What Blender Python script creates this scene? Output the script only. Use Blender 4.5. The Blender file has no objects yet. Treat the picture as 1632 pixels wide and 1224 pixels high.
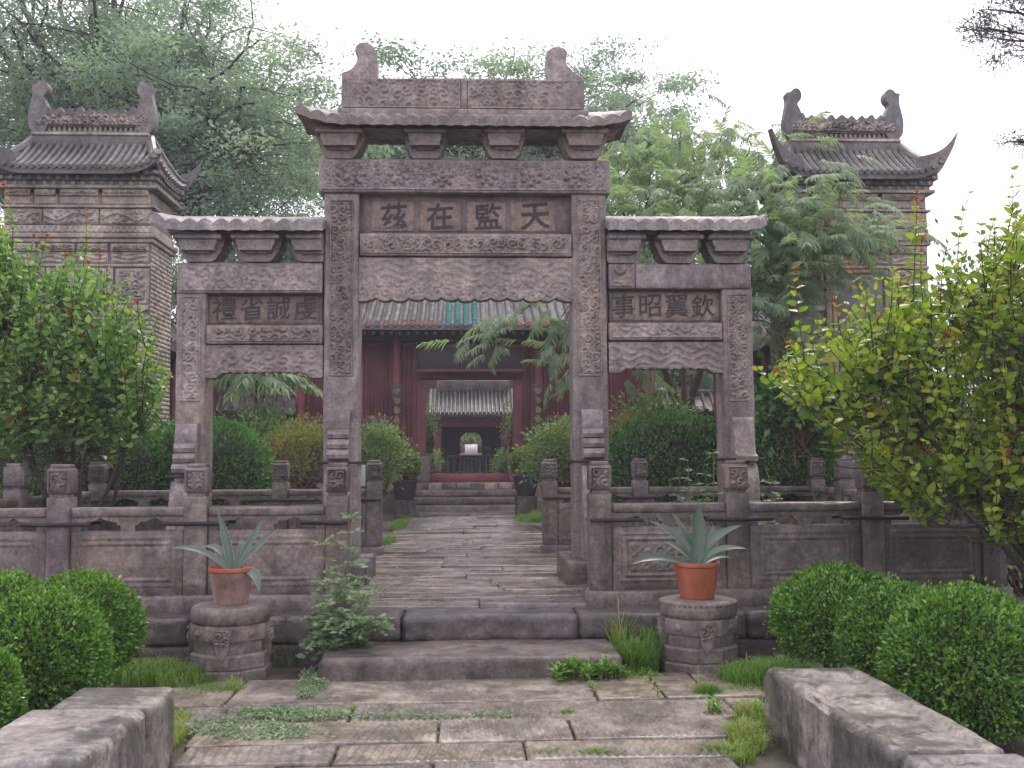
import bpy, bmesh, math, random
import numpy as np
from mathutils import Vector, Matrix, Euler

# ------------------------------------------------------------------ camera
R = math.radians
scene = bpy.context.scene
col = scene.collection
FPX, CAMZ = 1650.0, 1.65
YAW, PITCH, ROLL = R(2.6), R(3.90), 0.0056
_f = np.array([math.sin(YAW) * math.cos(PITCH), math.cos(YAW) * math.cos(PITCH), math.sin(PITCH)])
_r = np.array([math.cos(YAW), -math.sin(YAW), 0.0])
_u = np.cross(_r, _f)
_r2 = _r * math.cos(ROLL) - _u * math.sin(ROLL)
_u2 = _u * math.cos(ROLL) + _r * math.sin(ROLL)
CAM = np.array([0.0, 0.0, CAMZ])
cam = bpy.data.cameras.new('camera')
cam.sensor_width = 36.0
cam.lens = 36.0 * FPX / 1632.0
cam.clip_start, cam.clip_end = 0.1, 2000.0
camo = bpy.data.objects.new('camera', cam)
col.objects.link(camo)
camo.matrix_world = Matrix(((_r2[0], _u2[0], -_f[0], CAM[0]), (_r2[1], _u2[1], -_f[1], CAM[1]),
                            (_r2[2], _u2[2], -_f[2], CAM[2]), (0, 0, 0, 1)))
scene.camera = camo

# ------------------------------------------------------------------ light: bright overcast
SUN_EL, SUN_AZ = R(58), R(20)          # high veiled sun, beyond the gateway
world = bpy.data.worlds.new('World')
scene.world = world
world.use_nodes = True
wn, wl = world.node_tree.nodes, world.node_tree.links
wn.clear()
w_out = wn.new('ShaderNodeOutputWorld')
w_bg = wn.new('ShaderNodeBackground')
w_sky = wn.new('ShaderNodeTexSky')
w_sky.sky_type = 'NISHITA'
w_sky.sun_disc = False
w_sky.sun_elevation = SUN_EL
w_sky.sun_rotation = SUN_AZ
w_sky.air_density, w_sky.dust_density = 1.0, 3.0
w_noise = wn.new('ShaderNodeTexNoise')
w_noise.inputs['Scale'].default_value = 2.2
w_noise.inputs['Detail'].default_value = 4
w_ramp = wn.new('ShaderNodeValToRGB')
w_ramp.color_ramp.elements[0].position = 0.3
w_ramp.color_ramp.elements[1].position = 0.75
w_ramp.color_ramp.elements[0].color = (11.0, 10.1, 11.8, 1)
w_ramp.color_ramp.elements[1].color = (13.0, 12.1, 13.8, 1)
w_mix = wn.new('ShaderNodeMix')
w_mix.data_type = 'RGBA'
w_mix.inputs[0].default_value = 0.9     # nine tenths cloud
wl.new(w_noise.outputs[0], w_ramp.inputs[0])
wl.new(w_sky.outputs[0], w_mix.inputs[6])
wl.new(w_ramp.outputs[0], w_mix.inputs[7])
wl.new(w_mix.outputs[2], w_bg.inputs[0])
w_bg.inputs[1].default_value = 0.113
wl.new(w_bg.outputs[0], w_out.inputs[0])
sl = bpy.data.lights.new('sun', 'SUN')
sl.energy, sl.angle, sl.color = 1.5, R(20), (1.0, 0.93, 0.84)
so = bpy.data.objects.new('sun', sl)
col.objects.link(so)
_sd = Vector((math.sin(SUN_AZ) * math.cos(SUN_EL), math.cos(SUN_AZ) * math.cos(SUN_EL), math.sin(SUN_EL)))
so.rotation_euler = (-_sd).to_track_quat('-Z', 'Y').to_euler()
so.location = (0, 0, 40)

vs = scene.view_settings
vs.view_transform = 'Standard'
vs.look = 'None'
vs.exposure, vs.gamma = 0.58, 1.0
vs.use_curve_mapping = False
scene.render.engine = 'CYCLES'
scene.cycles.use_denoising = True
scene.cycles.max_bounces = 7
scene.cycles.transmission_bounces = 4
scene.cycles.volume_bounces = 1
scene.cycles.transparent_max_bounces = 8

# ------------------------------------------------------------------ picture <-> place
def at(px, py, Y):
    d = _f + _r2 * ((px - 816.0) / FPX) + _u2 * ((612.0 - py) / FPX)
    t = Y / d[1]
    p = CAM + d * t
    return float(p[0]), Y, float(p[2])
def atz(px, py, z):
    d = _f + _r2 * ((px - 816.0) / FPX) + _u2 * ((612.0 - py) / FPX)
    p = CAM + d * ((z - CAMZ) / d[2])
    return float(p[0]), float(p[1]), z
def project(P):
    q = np.asarray(P, float) - CAM
    dz = q @ _f
    return 816 + FPX * (q @ _r2) / dz, 612 - FPX * (q @ _u2) / dz, dz

# ------------------------------------------------------------------ noise
def _hash(ix, iy, iz, seed):
    n = (ix.astype(np.int64) * 374761393 + iy.astype(np.int64) * 668265263 + iz.astype(np.int64) * 2147483647 + seed * 1274126177) & 0xFFFFFFFF
    n = ((n ^ (n >> 13)) * 1274126177) & 0xFFFFFFFF
    n = (n ^ (n >> 16)) & 0xFFFFFFFF
    return n / 4294967295.0
def vnoise(P, seed=0):
    P = np.asarray(P, float)
    I = np.floor(P).astype(np.int64)
    F = P - I
    F = F * F * (3 - 2 * F)
    out = 0
    for dx in (0, 1):
        wx = F[..., 0] if dx else 1 - F[..., 0]
        for dy in (0, 1):
            wy = F[..., 1] if dy else 1 - F[..., 1]
            for dz in (0, 1):
                wz = F[..., 2] if dz else 1 - F[..., 2]
                out = out + wx * wy * wz * _hash(I[..., 0] + dx, I[..., 1] + dy, I[..., 2] + dz, seed)
    return out * 2 - 1
def fbm(P, seed=0, o=3):
    P = np.asarray(P, float)
    s, a = 0, 1.0
    for k in range(o):
        s = s + a * vnoise(P * (2.03 ** k), seed + k * 17)
        a *= 0.5
    return s / 1.7
def n2(u, v, seed=0, o=3):
    return fbm(np.stack([u, v, np.zeros_like(u) + seed * 3.7], -1), seed, o)
def _cells(u, v, cell, seed):
    gi, gj = np.floor(u / cell), np.floor(v / cell)
    for di in (-1, 0, 1):
        for dj in (-1, 0, 1):
            ci, cj = gi + di, gj + dj
            h1 = _hash(ci, cj, ci * 0, seed)
            h2 = _hash(ci, cj, ci * 0 + 1, seed)
            h3 = _hash(ci, cj, ci * 0 + 2, seed)
            dx = u / cell - (ci + 0.5 + (h1 - 0.5) * 0.55)
            dy = v / cell - (cj + 0.5 + (h2 - 0.5) * 0.55)
            yield dx, dy, h3
def scroll(u, v, cell=0.12, seed=1):
    """carved scrollwork, 0..1"""
    w = 0.18 * cell
    u = u + w * n2(u / cell * 1.3, v / cell * 1.3, seed, 2)
    v = v + w * n2(u / cell * 1.3 + 9, v / cell * 1.3, seed + 1, 2)
    h = np.zeros_like(u)
    for dx, dy, k in _cells(u, v, cell, seed):
        r = np.hypot(dx, dy)
        th = np.arctan2(dy, dx)
        s = np.where(k > 0.5, 1, -1)
        q = 0.5 + 0.5 * np.sin(th * s * np.where(k > 0.75, 2, 1) + r * 15 + k * 40)
        fall = np.clip(1.15 - (r / 0.72) ** 2, 0, 1)
        h = np.maximum(h, fall * np.clip(q * 1.5 - 0.2, 0, 1))
    return h
def flowers(u, v, cell=0.2, seed=1):
    h = np.zeros_like(u)
    for dx, dy, k in _cells(u, v, cell, seed):
        r = np.hypot(dx, dy)
        th = np.arctan2(dy, dx)
        pet = 0.32 + 0.10 * np.cos(th * 6 + k * 9)
        f = np.clip((pet - r) * 7, 0, 1) * (0.65 + 0.35 * np.cos(r * 34))
        leaf = np.clip(1 - np.abs(r - 0.52 - 0.08 * np.sin(th * 4 + k * 20)) * 8, 0, 1) * (0.4 + 0.3 * np.cos(th * 9))
        h = np.maximum(h, np.maximum(f, leaf))
    return h
def clouds(u, v, cell=0.3, seed=1):
    """shallow wave and cloud lines"""
    uu = u + 0.02 * n2(u * 5, v * 5, seed)
    vv = v + 0.03 * np.sin(u * 2 * np.pi / cell) + 0.02 * n2(u * 4, v * 4, seed + 3)
    lines = np.clip(np.sin(vv * 2 * np.pi / 0.075) * 1.5, 0, 1)
    h = 0.55 * lines
    for dx, dy, k in _cells(u, v * 1.0, cell, seed):
        r = np.hypot(dx, dy)
        m = np.clip((0.36 - r) * 9, 0, 1)
        h = h * (1 - m) + m * (0.4 + 0.6 * np.clip(np.cos(r * 30) * 1.4, 0, 1))
    return h
def _sm(a, b, x):
    t = np.clip((x - a) / (b - a + 1e-9), 0, 1)
    return t * t * (3 - 2 * t)

# ------------------------------------------------------------------ objects
def tag(o, label=None, cat=None, group=None, kind=None):
    if label: o['label'] = label
    if cat: o['category'] = cat
    if group: o['group'] = group
    if kind: o['kind'] = kind
    return o
def thing(name, label, cat, loc=(0, 0, 0), group=None):
    o = bpy.data.objects.new(name, None)
    o.empty_display_size = 0.2
    col.objects.link(o)
    o.location = loc
    return tag(o, label, cat, group)
def adopt(o, parent):
    if parent is not None:
        o.parent = parent
        if parent.type == 'EMPTY':
            o.matrix_parent_inverse = Matrix.Translation(-Vector(parent.location))
    return o
def link(name, me, parent=None, kind=None, M=None, label=None):
    o = bpy.data.objects.new(name, me)
    col.objects.link(o)
    adopt(o, parent)
    if M is not None: o.matrix_basis = M
    if kind: o['kind'] = kind
    if label: o['label'] = label
    return o
def np_mesh(name, V, Fq, mat=None, smooth=True, tint=None, sharp=None):
    """V (n,3); Fq (m,k) faces of one size; tint (n,) per-vertex leaf colour"""
    me = bpy.data.meshes.new(name)
    V = np.ascontiguousarray(V, np.float32)
    Fq = np.ascontiguousarray(Fq, np.int32)
    m, k = Fq.shape
    me.vertices.add(len(V))
    me.vertices.foreach_set('co', V.ravel())
    me.loops.add(m * k)
    me.loops.foreach_set('vertex_index', Fq.ravel())
    me.polygons.add(m)
    me.polygons.foreach_set('loop_start', np.arange(0, m * k, k, dtype=np.int32))
    me.polygons.foreach_set('loop_total', np.full(m, k, np.int32))
    me.update(calc_edges=True)
    me.validate()
    if smooth: me.shade_smooth()
    if sharp: me.set_sharp_from_angle(angle=R(sharp))
    if tint is not None:
        a = me.attributes.new('tint', 'FLOAT', 'POINT')
        a.data.foreach_set('value', np.ascontiguousarray(tint, np.float32))
    if mat: me.materials.append(mat)
    return me

def chaikin(P, n=2):
    P = np.asarray(P, float)
    for _ in range(n):
        Q = np.roll(P, -1, axis=0)
        P = np.stack([0.75 * P + 0.25 * Q, 0.25 * P + 0.75 * Q], 1).reshape(-1, P.shape[1])
    return [tuple(p) for p in P]
class MB:
    def __init__(s):
        s.V, s.F, s.n = [], [], 0
    def add(s, V, F):
        V = np.asarray(V, float).reshape(-1, 3)
        s.V.append(V)
        k = s.n
        s.F.extend([[i + k for i in f] for f in (F.tolist() if hasattr(F, 'tolist') else F)])
        s.n += len(V)
        return s
    def box(s, x0, x1, y0, y1, z0, z1):
        V = [(x, y, z) for x in (x0, x1) for y in (y0, y1) for z in (z0, z1)]
        return s.add(V, [(0, 1, 3, 2), (4, 6, 7, 5), (0, 4, 5, 1), (2, 3, 7, 6), (0, 2, 6, 4), (1, 5, 7, 3)])
    def rbox(s, x0, x1, y0, y1, z0, z1, b=0.012, amp=0.003, fr=7.0, res=0.12, seed=0, fn=None):
        """weathered block: rounded edges and a slightly uneven surface"""
        c = np.array([(x0 + x1) / 2, (y0 + y1) / 2, (z0 + z1) / 2])
        h = np.array([x1 - x0, y1 - y0, z1 - z0]) / 2
        b = min(b, *(h * 0.45))
        L = []
        for a in range(3):
            n = max(1, int(round((2 * h[a] - 2 * b) / res)))
            L.append(np.concatenate([[-h[a]], np.linspace(-h[a] + b, h[a] - b, n + 1), [h[a]]]))
        Vs, Fs, off = [], [], 0
        for a in range(3):
            i, j = (a + 1) % 3, (a + 2) % 3
            A, B = np.meshgrid(L[i], L[j], indexing='ij')
            for sg in (-1, 1):
                P = np.zeros(A.shape + (3,))
                P[..., i], P[..., j], P[..., a] = A, B, sg * h[a]
                na, nb = A.shape
                idx = np.arange(na * nb).reshape(na, nb) + off
                q = np.stack([idx[:-1, :-1], idx[1:, :-1], idx[1:, 1:], idx[:-1, 1:]], -1).reshape(-1, 4)
                if sg < 0: q = q[:, ::-1]
                Vs.append(P.reshape(-1, 3)); Fs.append(q); off += na * nb
        P = np.concatenate(Vs); F = np.concatenate(Fs)
        key = np.round(P * 1e5).astype(np.int64)
        _, first, inv = np.unique(key, axis=0, return_index=True, return_inverse=True)
        P = P[first]; F = inv.reshape(-1)[F]
        Q = np.clip(P, -(h - b), h - b)
        D = P - Q
        nrm = D / (np.linalg.norm(D, axis=1)[:, None] + 1e-12)
        W = Q + nrm * b + c
        d = amp * fbm(W * fr, seed, 3) if amp else np.zeros(len(W))
        if amp:  # chipped arrises
            e = (np.abs(D) > b * 0.5).sum(1) > 1
            d = d - e * np.clip(vnoise(W * 9.0, seed + 5), 0, 1) * amp * 1.6
        W = W + nrm * d[:, None]
        if fn is not None: W = fn(W, nrm)
        return s.add(W, F)
    def poly(s, pts, y0, y1, axis='y'):
        """outline extruded; axis y: pts are (x,z); axis x: pts are (y,z); axis z: pts are (x,y)"""
        n = len(pts)
        def mk(p, d):
            return (p[0], d, p[1]) if axis == 'y' else (d, p[0], p[1]) if axis == 'x' else (p[0], p[1], d)
        V = [mk(p, y0) for p in pts] + [mk(p, y1) for p in pts]
        F = [list(range(n)), list(range(2 * n - 1, n - 1, -1))]
        F += [[(i + 1) % n, i, n + i, n + (i + 1) % n] for i in range(n)]
        return s.add(V, F)
    def tube(s, pts, rad, sides=8, cap=True):
        pts = np.asarray(pts, float)
        n = len(pts)
        rad = np.broadcast_to(np.asarray(rad, float), (n,))
        T = np.gradient(pts, axis=0)
        T /= np.linalg.norm(T, axis=1)[:, None] + 1e-12
        up = np.array([0.0, 0.0, 1.0]) if abs(T[0][2]) < 0.9 else np.array([0.0, 1.0, 0.0])
        A = np.cross(T, up); A /= np.linalg.norm(A, axis=1)[:, None] + 1e-12
        B = np.cross(A, T)
        th = np.linspace(0, 2 * np.pi, sides, endpoint=False)
        V = pts[:, None, :] + rad[:, None, None] * (np.cos(th)[None, :, None] * A[:, None, :] + np.sin(th)[None, :, None] * B[:, None, :])
        idx = np.arange(n * sides).reshape(n, sides)
        nx = np.roll(idx, -1, axis=1)
        F = np.stack([idx[:-1], nx[:-1], nx[1:], idx[1:]], -1).reshape(-1, 4).tolist()
        if cap: F += [idx[0][::-1].tolist(), idx[-1].tolist()]
        return s.add(V.reshape(-1, 3), F)
    def lathe(s, prof, c, sides=24, amp=0.0, seed=0, phase=0.0):
        prof = np.asarray(prof, float)
        n = len(prof)
        th = np.linspace(0, 2 * np.pi, sides, endpoint=False) + phase
        V = np.zeros((n, sides, 3))
        V[..., 0] = c[0] + prof[:, None, 0] * np.cos(th)
        V[..., 1] = c[1] + prof[:, None, 0] * np.sin(th)
        V[..., 2] = c[2] + prof[:, None, 1]
        if amp:
            d = amp * fbm(V * 6, seed, 3)
            V[..., 0] += d * np.cos(th); V[..., 1] += d * np.sin(th); V[..., 2] += d * 0.5
        idx = np.arange(n * sides).reshape(n, sides)
        nx = np.roll(idx, -1, axis=1)
        F = np.stack([idx[:-1], nx[:-1], nx[1:], idx[1:]], -1).reshape(-1, 4).tolist()
        F += [idx[0][::-1].tolist(), idx[-1].tolist()]
        return s.add(V.reshape(-1, 3), F)
    def relief(s, x0, x1, z0, z1, y, fn, depth=0.012, res=0.012, border=0.0, fb=0.012, back=0.02, mask=None):
        """carved sheet facing -Y on the plane y (fn gives 0..1 of depth), its rim let into the block behind"""
        nx, nz = max(4, int((x1 - x0) / res)), max(4, int((z1 - z0) / res))
        X, Z = np.meshgrid(np.linspace(x0, x1, nx + 1), np.linspace(z0, z1, nz + 1), indexing='ij')
        h = fn(X, Z) * depth
        if border:
            e = np.minimum(np.minimum(X - x0, x1 - X), np.minimum(Z - z0, z1 - Z))
            h = np.where(e < border, fb, h * _sm(border, border + 0.012, e))
        h = h + 0.0022 * n2(X * 9, Z * 9, 5)
        Y = y - h
        Y[0, :] = Y[-1, :] = y + back
        Y[:, 0] = Y[:, -1] = y + back
        V = np.stack([X, Y, Z], -1).reshape(-1, 3)
        idx = np.arange((nx + 1) * (nz + 1)).reshape(nx + 1, nz + 1)
        F = np.stack([idx[:-1, :-1], idx[1:, :-1], idx[1:, 1:], idx[:-1, 1:]], -1).reshape(-1, 4)
        return s.add(V, F)
    def build(s, name, mat, parent=None, smooth=True, sharp=38, kind=None, label=None):
        V = np.concatenate(s.V)
        sizes = {len(f) for f in s.F}
        if len(sizes) == 1:
            me = np_mesh(name, V, np.array(s.F), mat, smooth, None, sharp if smooth else None)
        else:
            me = bpy.data.meshes.new(name)
            me.from_pydata(V.tolist(), [], s.F)
            me.update()
            if smooth:
                me.shade_smooth()
                me.set_sharp_from_angle(angle=R(sharp))
            me.materials.append(mat)
        return link(name, me, parent, kind, None, label)

# ------------------------------------------------------------------ materials
def _mat(name):
    m = bpy.data.materials.new(name)
    m.use_nodes = True
    nt = m.node_tree
    nt.nodes.clear()
    out = nt.nodes.new('ShaderNodeOutputMaterial')
    b = nt.nodes.new('ShaderNodeBsdfPrincipled')
    nt.links.new(b.outputs[0], out.inputs[0])
    return m, nt, b, out
def _noise(nt, vec, scale, detail=6, rough=0.6, map_scale=None, w=None):
    if map_scale:
        mp = nt.nodes.new('ShaderNodeMapping')
        mp.inputs['Scale'].default_value = map_scale
        nt.links.new(vec, mp.inputs[0])
        vec = mp.outputs[0]
    n = nt.nodes.new('ShaderNodeTexNoise')
    n.inputs['Scale'].default_value = scale
    n.inputs['Detail'].default_value = detail
    n.inputs['Roughness'].default_value = rough
    nt.links.new(vec, n.inputs['Vector'])
    return n.outputs[0]
def _ramp(nt, fac, stops):
    r = nt.nodes.new('ShaderNodeValToRGB')
    e = r.color_ramp.elements
    e[0].position, e[0].color = stops[0][0], (*stops[0][1], 1)
    e[1].position, e[1].color = stops[-1][0], (*stops[-1][1], 1)
    for p, c in stops[1:-1]:
        x = e.new(p); x.color = (*c, 1)
    nt.links.new(fac, r.inputs[0])
    return r.outputs[0]
def _mixc(nt, fac, a, b, mode='MIX'):
    m = nt.nodes.new('ShaderNodeMix')
    m.data_type = 'RGBA'; m.blend_type = mode
    for sock, v in ((m.inputs[0], fac), (m.inputs[6], a), (m.inputs[7], b)):
        if hasattr(v, 'is_linked'): nt.links.new(v, sock)
        elif isinstance(v, tuple): sock.default_value = (*v, 1)
        else: sock.default_value = v
    return m.outputs[2]
def _math(nt, op, a, b):
    m = nt.nodes.new('ShaderNodeMath'); m.operation = op
    for k, v in enumerate((a, b)):
        if hasattr(v, 'is_linked'): nt.links.new(v, m.inputs[k])
        else: m.inputs[k].default_value = v
    return m.outputs[0]
def stone(name, c1, c2, stain=(0.07, 0.055, 0.06), stain_amt=0.75, bump=0.5, rough=(0.45, 0.75), green=0.0, pale=(0.40, 0.35, 0.34), pale_amt=0.35, fine=55.0, rand=0.18, warm=0.38, wet=0.35):
    c1, c2, stain, pale = [(c[0] * 0.97, c[1] * 1.075, c[2] * 1.02) for c in (c1, c2, stain, pale)]
    m, nt, b, out = _mat(name)
    pos = nt.nodes.new('ShaderNodeNewGeometry').outputs['Position']
    base = _ramp(nt, _noise(nt, pos, 2.6, 9, 0.62), [(0.3, c1), (0.7, c2)])
    wm = _ramp(nt, _noise(nt, pos, 1.9, 7, 0.65), [(0.48, (0, 0, 0)), (0.62, (1, 1, 1))])
    base = _mixc(nt, _math(nt, 'MULTIPLY', wm, warm), base, (c2[0] * 1.0, c2[1] * 0.86, c2[2] * 0.70))
    # water streaks and soot with their own outlines
    st = _ramp(nt, _noise(nt, pos, 1.0, 8, 0.65, (3.2, 3.2, 0.55)), [(0.5, (0, 0, 0)), (0.68, (1, 1, 1))])
    base = _mixc(nt, _math(nt, 'MULTIPLY', st, stain_amt), base, stain)
    bl = _ramp(nt, _noise(nt, pos, 3.7, 8, 0.7), [(0.54, (0, 0, 0)), (0.72, (1, 1, 1))])
    base = _mixc(nt, _math(nt, 'MULTIPLY', bl, pale_amt), base, pale)
    if green:
        gr = _ramp(nt, _noise(nt, pos, 1.7, 8, 0.7), [(0.55, (0, 0, 0)), (0.7, (1, 1, 1))])
        base = _mixc(nt, _math(nt, 'MULTIPLY', gr, green), base, (0.055, 0.075, 0.03))
    wt = _ramp(nt, _noise(nt, pos, 2.2, 9, 0.72, (1.0, 1.0, 0.7)), [(0.47, (1, 1, 1)), (0.545, (1 - wet,) * 3)])
    base = _mixc(nt, 1.0, base, wt, 'MULTIPLY')
    sp = _ramp(nt, _noise(nt, pos, 42, 3, 0.6), [(0.3, (0.6, 0.6, 0.6)), (0.62, (1.15, 1.15, 1.15))])
    base = _mixc(nt, 0.8, base, sp, 'MULTIPLY')
    sq = _ramp(nt, _noise(nt, pos, 13, 5, 0.7), [(0.34, (0.58, 0.56, 0.57)), (0.62, (1.22, 1.22, 1.22))])
    base = _mixc(nt, 0.85, base, sq, 'MULTIPLY')
    if rand:
        oi = nt.nodes.new('ShaderNodeObjectInfo').outputs['Random']
        rr = _ramp(nt, oi, [(0.0, ((1 - rand) * 1.03, 1 - rand, (1 - rand) * 0.93)), (0.45, (1.0, 0.985, 1.03)), (0.75, (1.03, 1.0, 0.92)), (1.0, (1 + rand, 1 + rand, (1 + rand) * 1.03))])
        base = _mixc(nt, 1.0, base, rr, 'MULTIPLY')
    nt.links.new(base, b.inputs['Base Color'])
    rg = _ramp(nt, _noise(nt, pos, 3.1, 6, 0.6), [(0.35, (rough[0],) * 3), (0.65, (rough[1],) * 3)])
    nt.links.new(_math(nt, 'MULTIPLY', rg, _math(nt, 'ADD', 0.35, _math(nt, 'MULTIPLY', wt, 0.65))), b.inputs['Roughness'])
    h1 = _noise(nt, pos, fine, 5, 0.7)
    h2 = _noise(nt, pos, 11, 6, 0.65)
    hh = _math(nt, 'ADD', _math(nt, 'MULTIPLY', h1, 0.35), h2)
    bp = nt.nodes.new('ShaderNodeBump')
    bp.inputs['Strength'].default_value = bump
    bp.inputs['Distance'].default_value = 0.012
    nt.links.new(hh, bp.inputs['Height'])
    nt.links.new(bp.outputs[0], b.inputs['Normal'])
    return m
def plain(name, c, rough=0.5, var=0.25, scale=6.0, metal=0.0, bump=0.1, c2=None, streak=None):
    m, nt, b, out = _mat(name)
    pos = nt.nodes.new('ShaderNodeNewGeometry').outputs['Position']
    hi = c2 or tuple(min(1, x * (1 + var)) for x in c)
    lo = tuple(x * (1 - var) for x in c)
    base = _ramp(nt, _noise(nt, pos, scale, 8, 0.65, streak), [(0.3, lo), (0.7, hi)])
    oi = nt.nodes.new('ShaderNodeObjectInfo').outputs['Random']
    base = _mixc(nt, 1.0, base, _ramp(nt, oi, [(0, (0.9,) * 3), (1, (1.1,) * 3)]), 'MULTIPLY')
    nt.links.new(base, b.inputs['Base Color'])
    b.inputs['Roughness'].default_value = rough
    b.inputs['Metallic'].default_value = metal
    bp = nt.nodes.new('ShaderNodeBump')
    bp.inputs['Strength'].default_value = bump
    bp.inputs['Distance'].default_value = 0.01
    nt.links.new(_noise(nt, pos, scale * 7, 5, 0.7), bp.inputs['Height'])
    nt.links.new(bp.outputs[0], b.inputs['Normal'])
    return m
def foliage(name, stops, trans=0.35, rough=0.4, spec=0.5):
    """leaf: reflected plus transmitted light; each leaf's own colour comes from the tint attribute"""
    m = bpy.data.materials.new(name)
    m.use_nodes = True
    nt = m.node_tree
    nt.nodes.clear()
    out = nt.nodes.new('ShaderNodeOutputMaterial')
    b = nt.nodes.new('ShaderNodeBsdfPrincipled')
    at_ = nt.nodes.new('ShaderNodeAttribute')
    at_.attribute_name = 'tint'
    c = _ramp(nt, at_.outputs['Fac'], stops)
    nt.links.new(c, b.inputs['Base Color'])
    b.inputs['Roughness'].default_value = rough
    b.inputs['Specular IOR Level'].default_value = spec
    t = nt.nodes.new('ShaderNodeBsdfTranslucent')
    nt.links.new(_mixc(nt, 1.0, c, (1.5, 1.6, 0.8), 'MULTIPLY'), t.inputs[0])
    mx = nt.nodes.new('ShaderNodeMixShader')
    mx.inputs[0].default_value = trans
    nt.links.new(b.outputs[0], mx.inputs[1])
    nt.links.new(t.outputs[0], mx.inputs[2])
    nt.links.new(mx.outputs[0], out.inputs[0])
    return m

M_STONE = stone('grey_stone', (0.128, 0.098, 0.095), (0.222, 0.178, 0.170), warm=0.5)
M_GATE = stone('gate_stone', (0.205, 0.160, 0.155), (0.315, 0.256, 0.248), stain_amt=0.6, wet=0.25, pale_amt=0.4, rand=0.26, stain=(0.075, 0.058, 0.06))
M_TILESTONE = stone('roof_stone', (0.18, 0.148, 0.145), (0.30, 0.255, 0.245), green=0.1, wet=0.25)
M_TABLET = stone('tablet_stone', (0.20, 0.142, 0.118), (0.25, 0.182, 0.152), stain=(0.12, 0.085, 0.08), stain_amt=0.45, bump=0.25, pale_amt=0.1)
M_TABLET2 = stone('tablet_ground', (0.125, 0.095, 0.088), (0.17, 0.132, 0.122), stain_amt=0.5, bump=0.3, pale_amt=0.1)
M_DARKSTONE = stone('dark_wet_stone', (0.078, 0.060, 0.060), (0.14, 0.112, 0.110), rough=(0.3, 0.6), pale_amt=0.15, green=0.15)
M_PAVE = stone('paving_stone', (0.155, 0.125, 0.111), (0.30, 0.25, 0.222), stain=(0.11, 0.085, 0.08), stain_amt=0.4, rough=(0.28, 0.6), bump=0.45, rand=0.16, pale=(0.42, 0.37, 0.345), pale_amt=0.35)
M_PATH = stone('path_stone', (0.135, 0.106, 0.102), (0.225, 0.184, 0.176), stain=(0.10, 0.078, 0.078), stain_amt=0.4, rough=(0.16, 0.42), bump=0.35, rand=0.25, green=0.12)
M_SLAB = stone('slab_stone', (0.16, 0.135, 0.132), (0.29, 0.25, 0.24), pale=(0.42, 0.38, 0.36), pale_amt=0.5, bump=0.9, rough=(0.35, 0.7), fine=38, warm=0.1, stain=(0.06, 0.052, 0.058), stain_amt=0.75, wet=0.55)
M_BRICK = stone('pale_brick', (0.30, 0.232, 0.195), (0.40, 0.315, 0.265), stain=(0.2, 0.15, 0.135), stain_amt=0.35, bump=0.3, rand=0.1, pale_amt=0.15)
M_SCREEN = stone('carved_brick', (0.31, 0.255, 0.222), (0.42, 0.350, 0.305), stain=(0.085, 0.068, 0.068), stain_amt=0.55, bump=0.45, pale_amt=0.2)
M_MORTAR = stone('mortar', (0.17, 0.135, 0.12), (0.22, 0.18, 0.16), bump=0.3)
M_ROOF = stone('grey_roof_tile', (0.110, 0.098, 0.100), (0.195, 0.176, 0.172), stain=(0.05, 0.044, 0.046), stain_amt=0.5, pale=(0.25, 0.23, 0.22), pale_amt=0.35, green=0.25, bump=0.5, rough=(0.35, 0.65), rand=0.2)
M_ROOFHALL = stone('hall_roof_tile', (0.15, 0.135, 0.138), (0.25, 0.23, 0.228), stain=(0.08, 0.07, 0.075), stain_amt=0.5, pale=(0.34, 0.32, 0.31), pale_amt=0.4, bump=0.5, rough=(0.35, 0.65), rand=0.2)
M_WALLDARK = stone('dark_grey_brick', (0.085, 0.072, 0.078), (0.13, 0.112, 0.118), bump=0.4, pale_amt=0.1)
M_SOIL = stone('wet_soil', (0.045, 0.035, 0.026), (0.085, 0.066, 0.05), stain=(0.03, 0.04, 0.015), stain_amt=0.7, bump=1.0, rough=(0.5, 0.85), green=0.5, pale_amt=0.1, rand=0)
M_IRON = plain('black_iron', (0.016, 0.012, 0.013), 0.45, 0.4, 14, 0.2, 0.3)
M_INK = plain('black_ink', (0.020, 0.017, 0.017), 0.6, 0.4, 12)
M_RED = plain('red_lacquer', (0.20, 0.046, 0.050), 0.55, 0.35, 3, c2=(0.26, 0.072, 0.072))
M_REDDARK = plain('dark_red_wood', (0.13, 0.038, 0.046), 0.6, 0.35, 3)
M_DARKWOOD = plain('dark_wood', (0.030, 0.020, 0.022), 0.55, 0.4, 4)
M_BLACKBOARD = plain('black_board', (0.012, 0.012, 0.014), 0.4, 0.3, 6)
M_GOLD = plain('dull_gold', (0.20, 0.12, 0.035), 0.5, 0.4, 10)
M_TEAL = plain('teal_glaze', (0.04, 0.20, 0.185), 0.25, 0.35, 8)
M_RAFTER = plain('faded_rafter', (0.055, 0.085, 0.085), 0.6, 0.4, 8)
M_ORANGE = plain('orange_glaze', (0.25, 0.105, 0.06), 0.4, 0.5, 10)
M_POTOLD = plain('aged_terracotta', (0.20, 0.085, 0.062), 0.8, 0.45, 4, c2=(0.42, 0.29, 0.25), bump=0.5, streak=(1.4, 1.4, 0.8))
M_POTRED = plain('orange_terracotta', (0.30, 0.070, 0.028), 0.5, 0.42, 3, bump=0.2, c2=(0.40, 0.13, 0.07), streak=(1.5, 1.5, 0.6))
M_POTRIM = plain('terracotta_rim', (0.36, 0.085, 0.035), 0.5, 0.25, 5)
M_POTDARK = plain('dark_pot', (0.022, 0.022, 0.026), 0.35, 0.3, 5)
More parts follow.
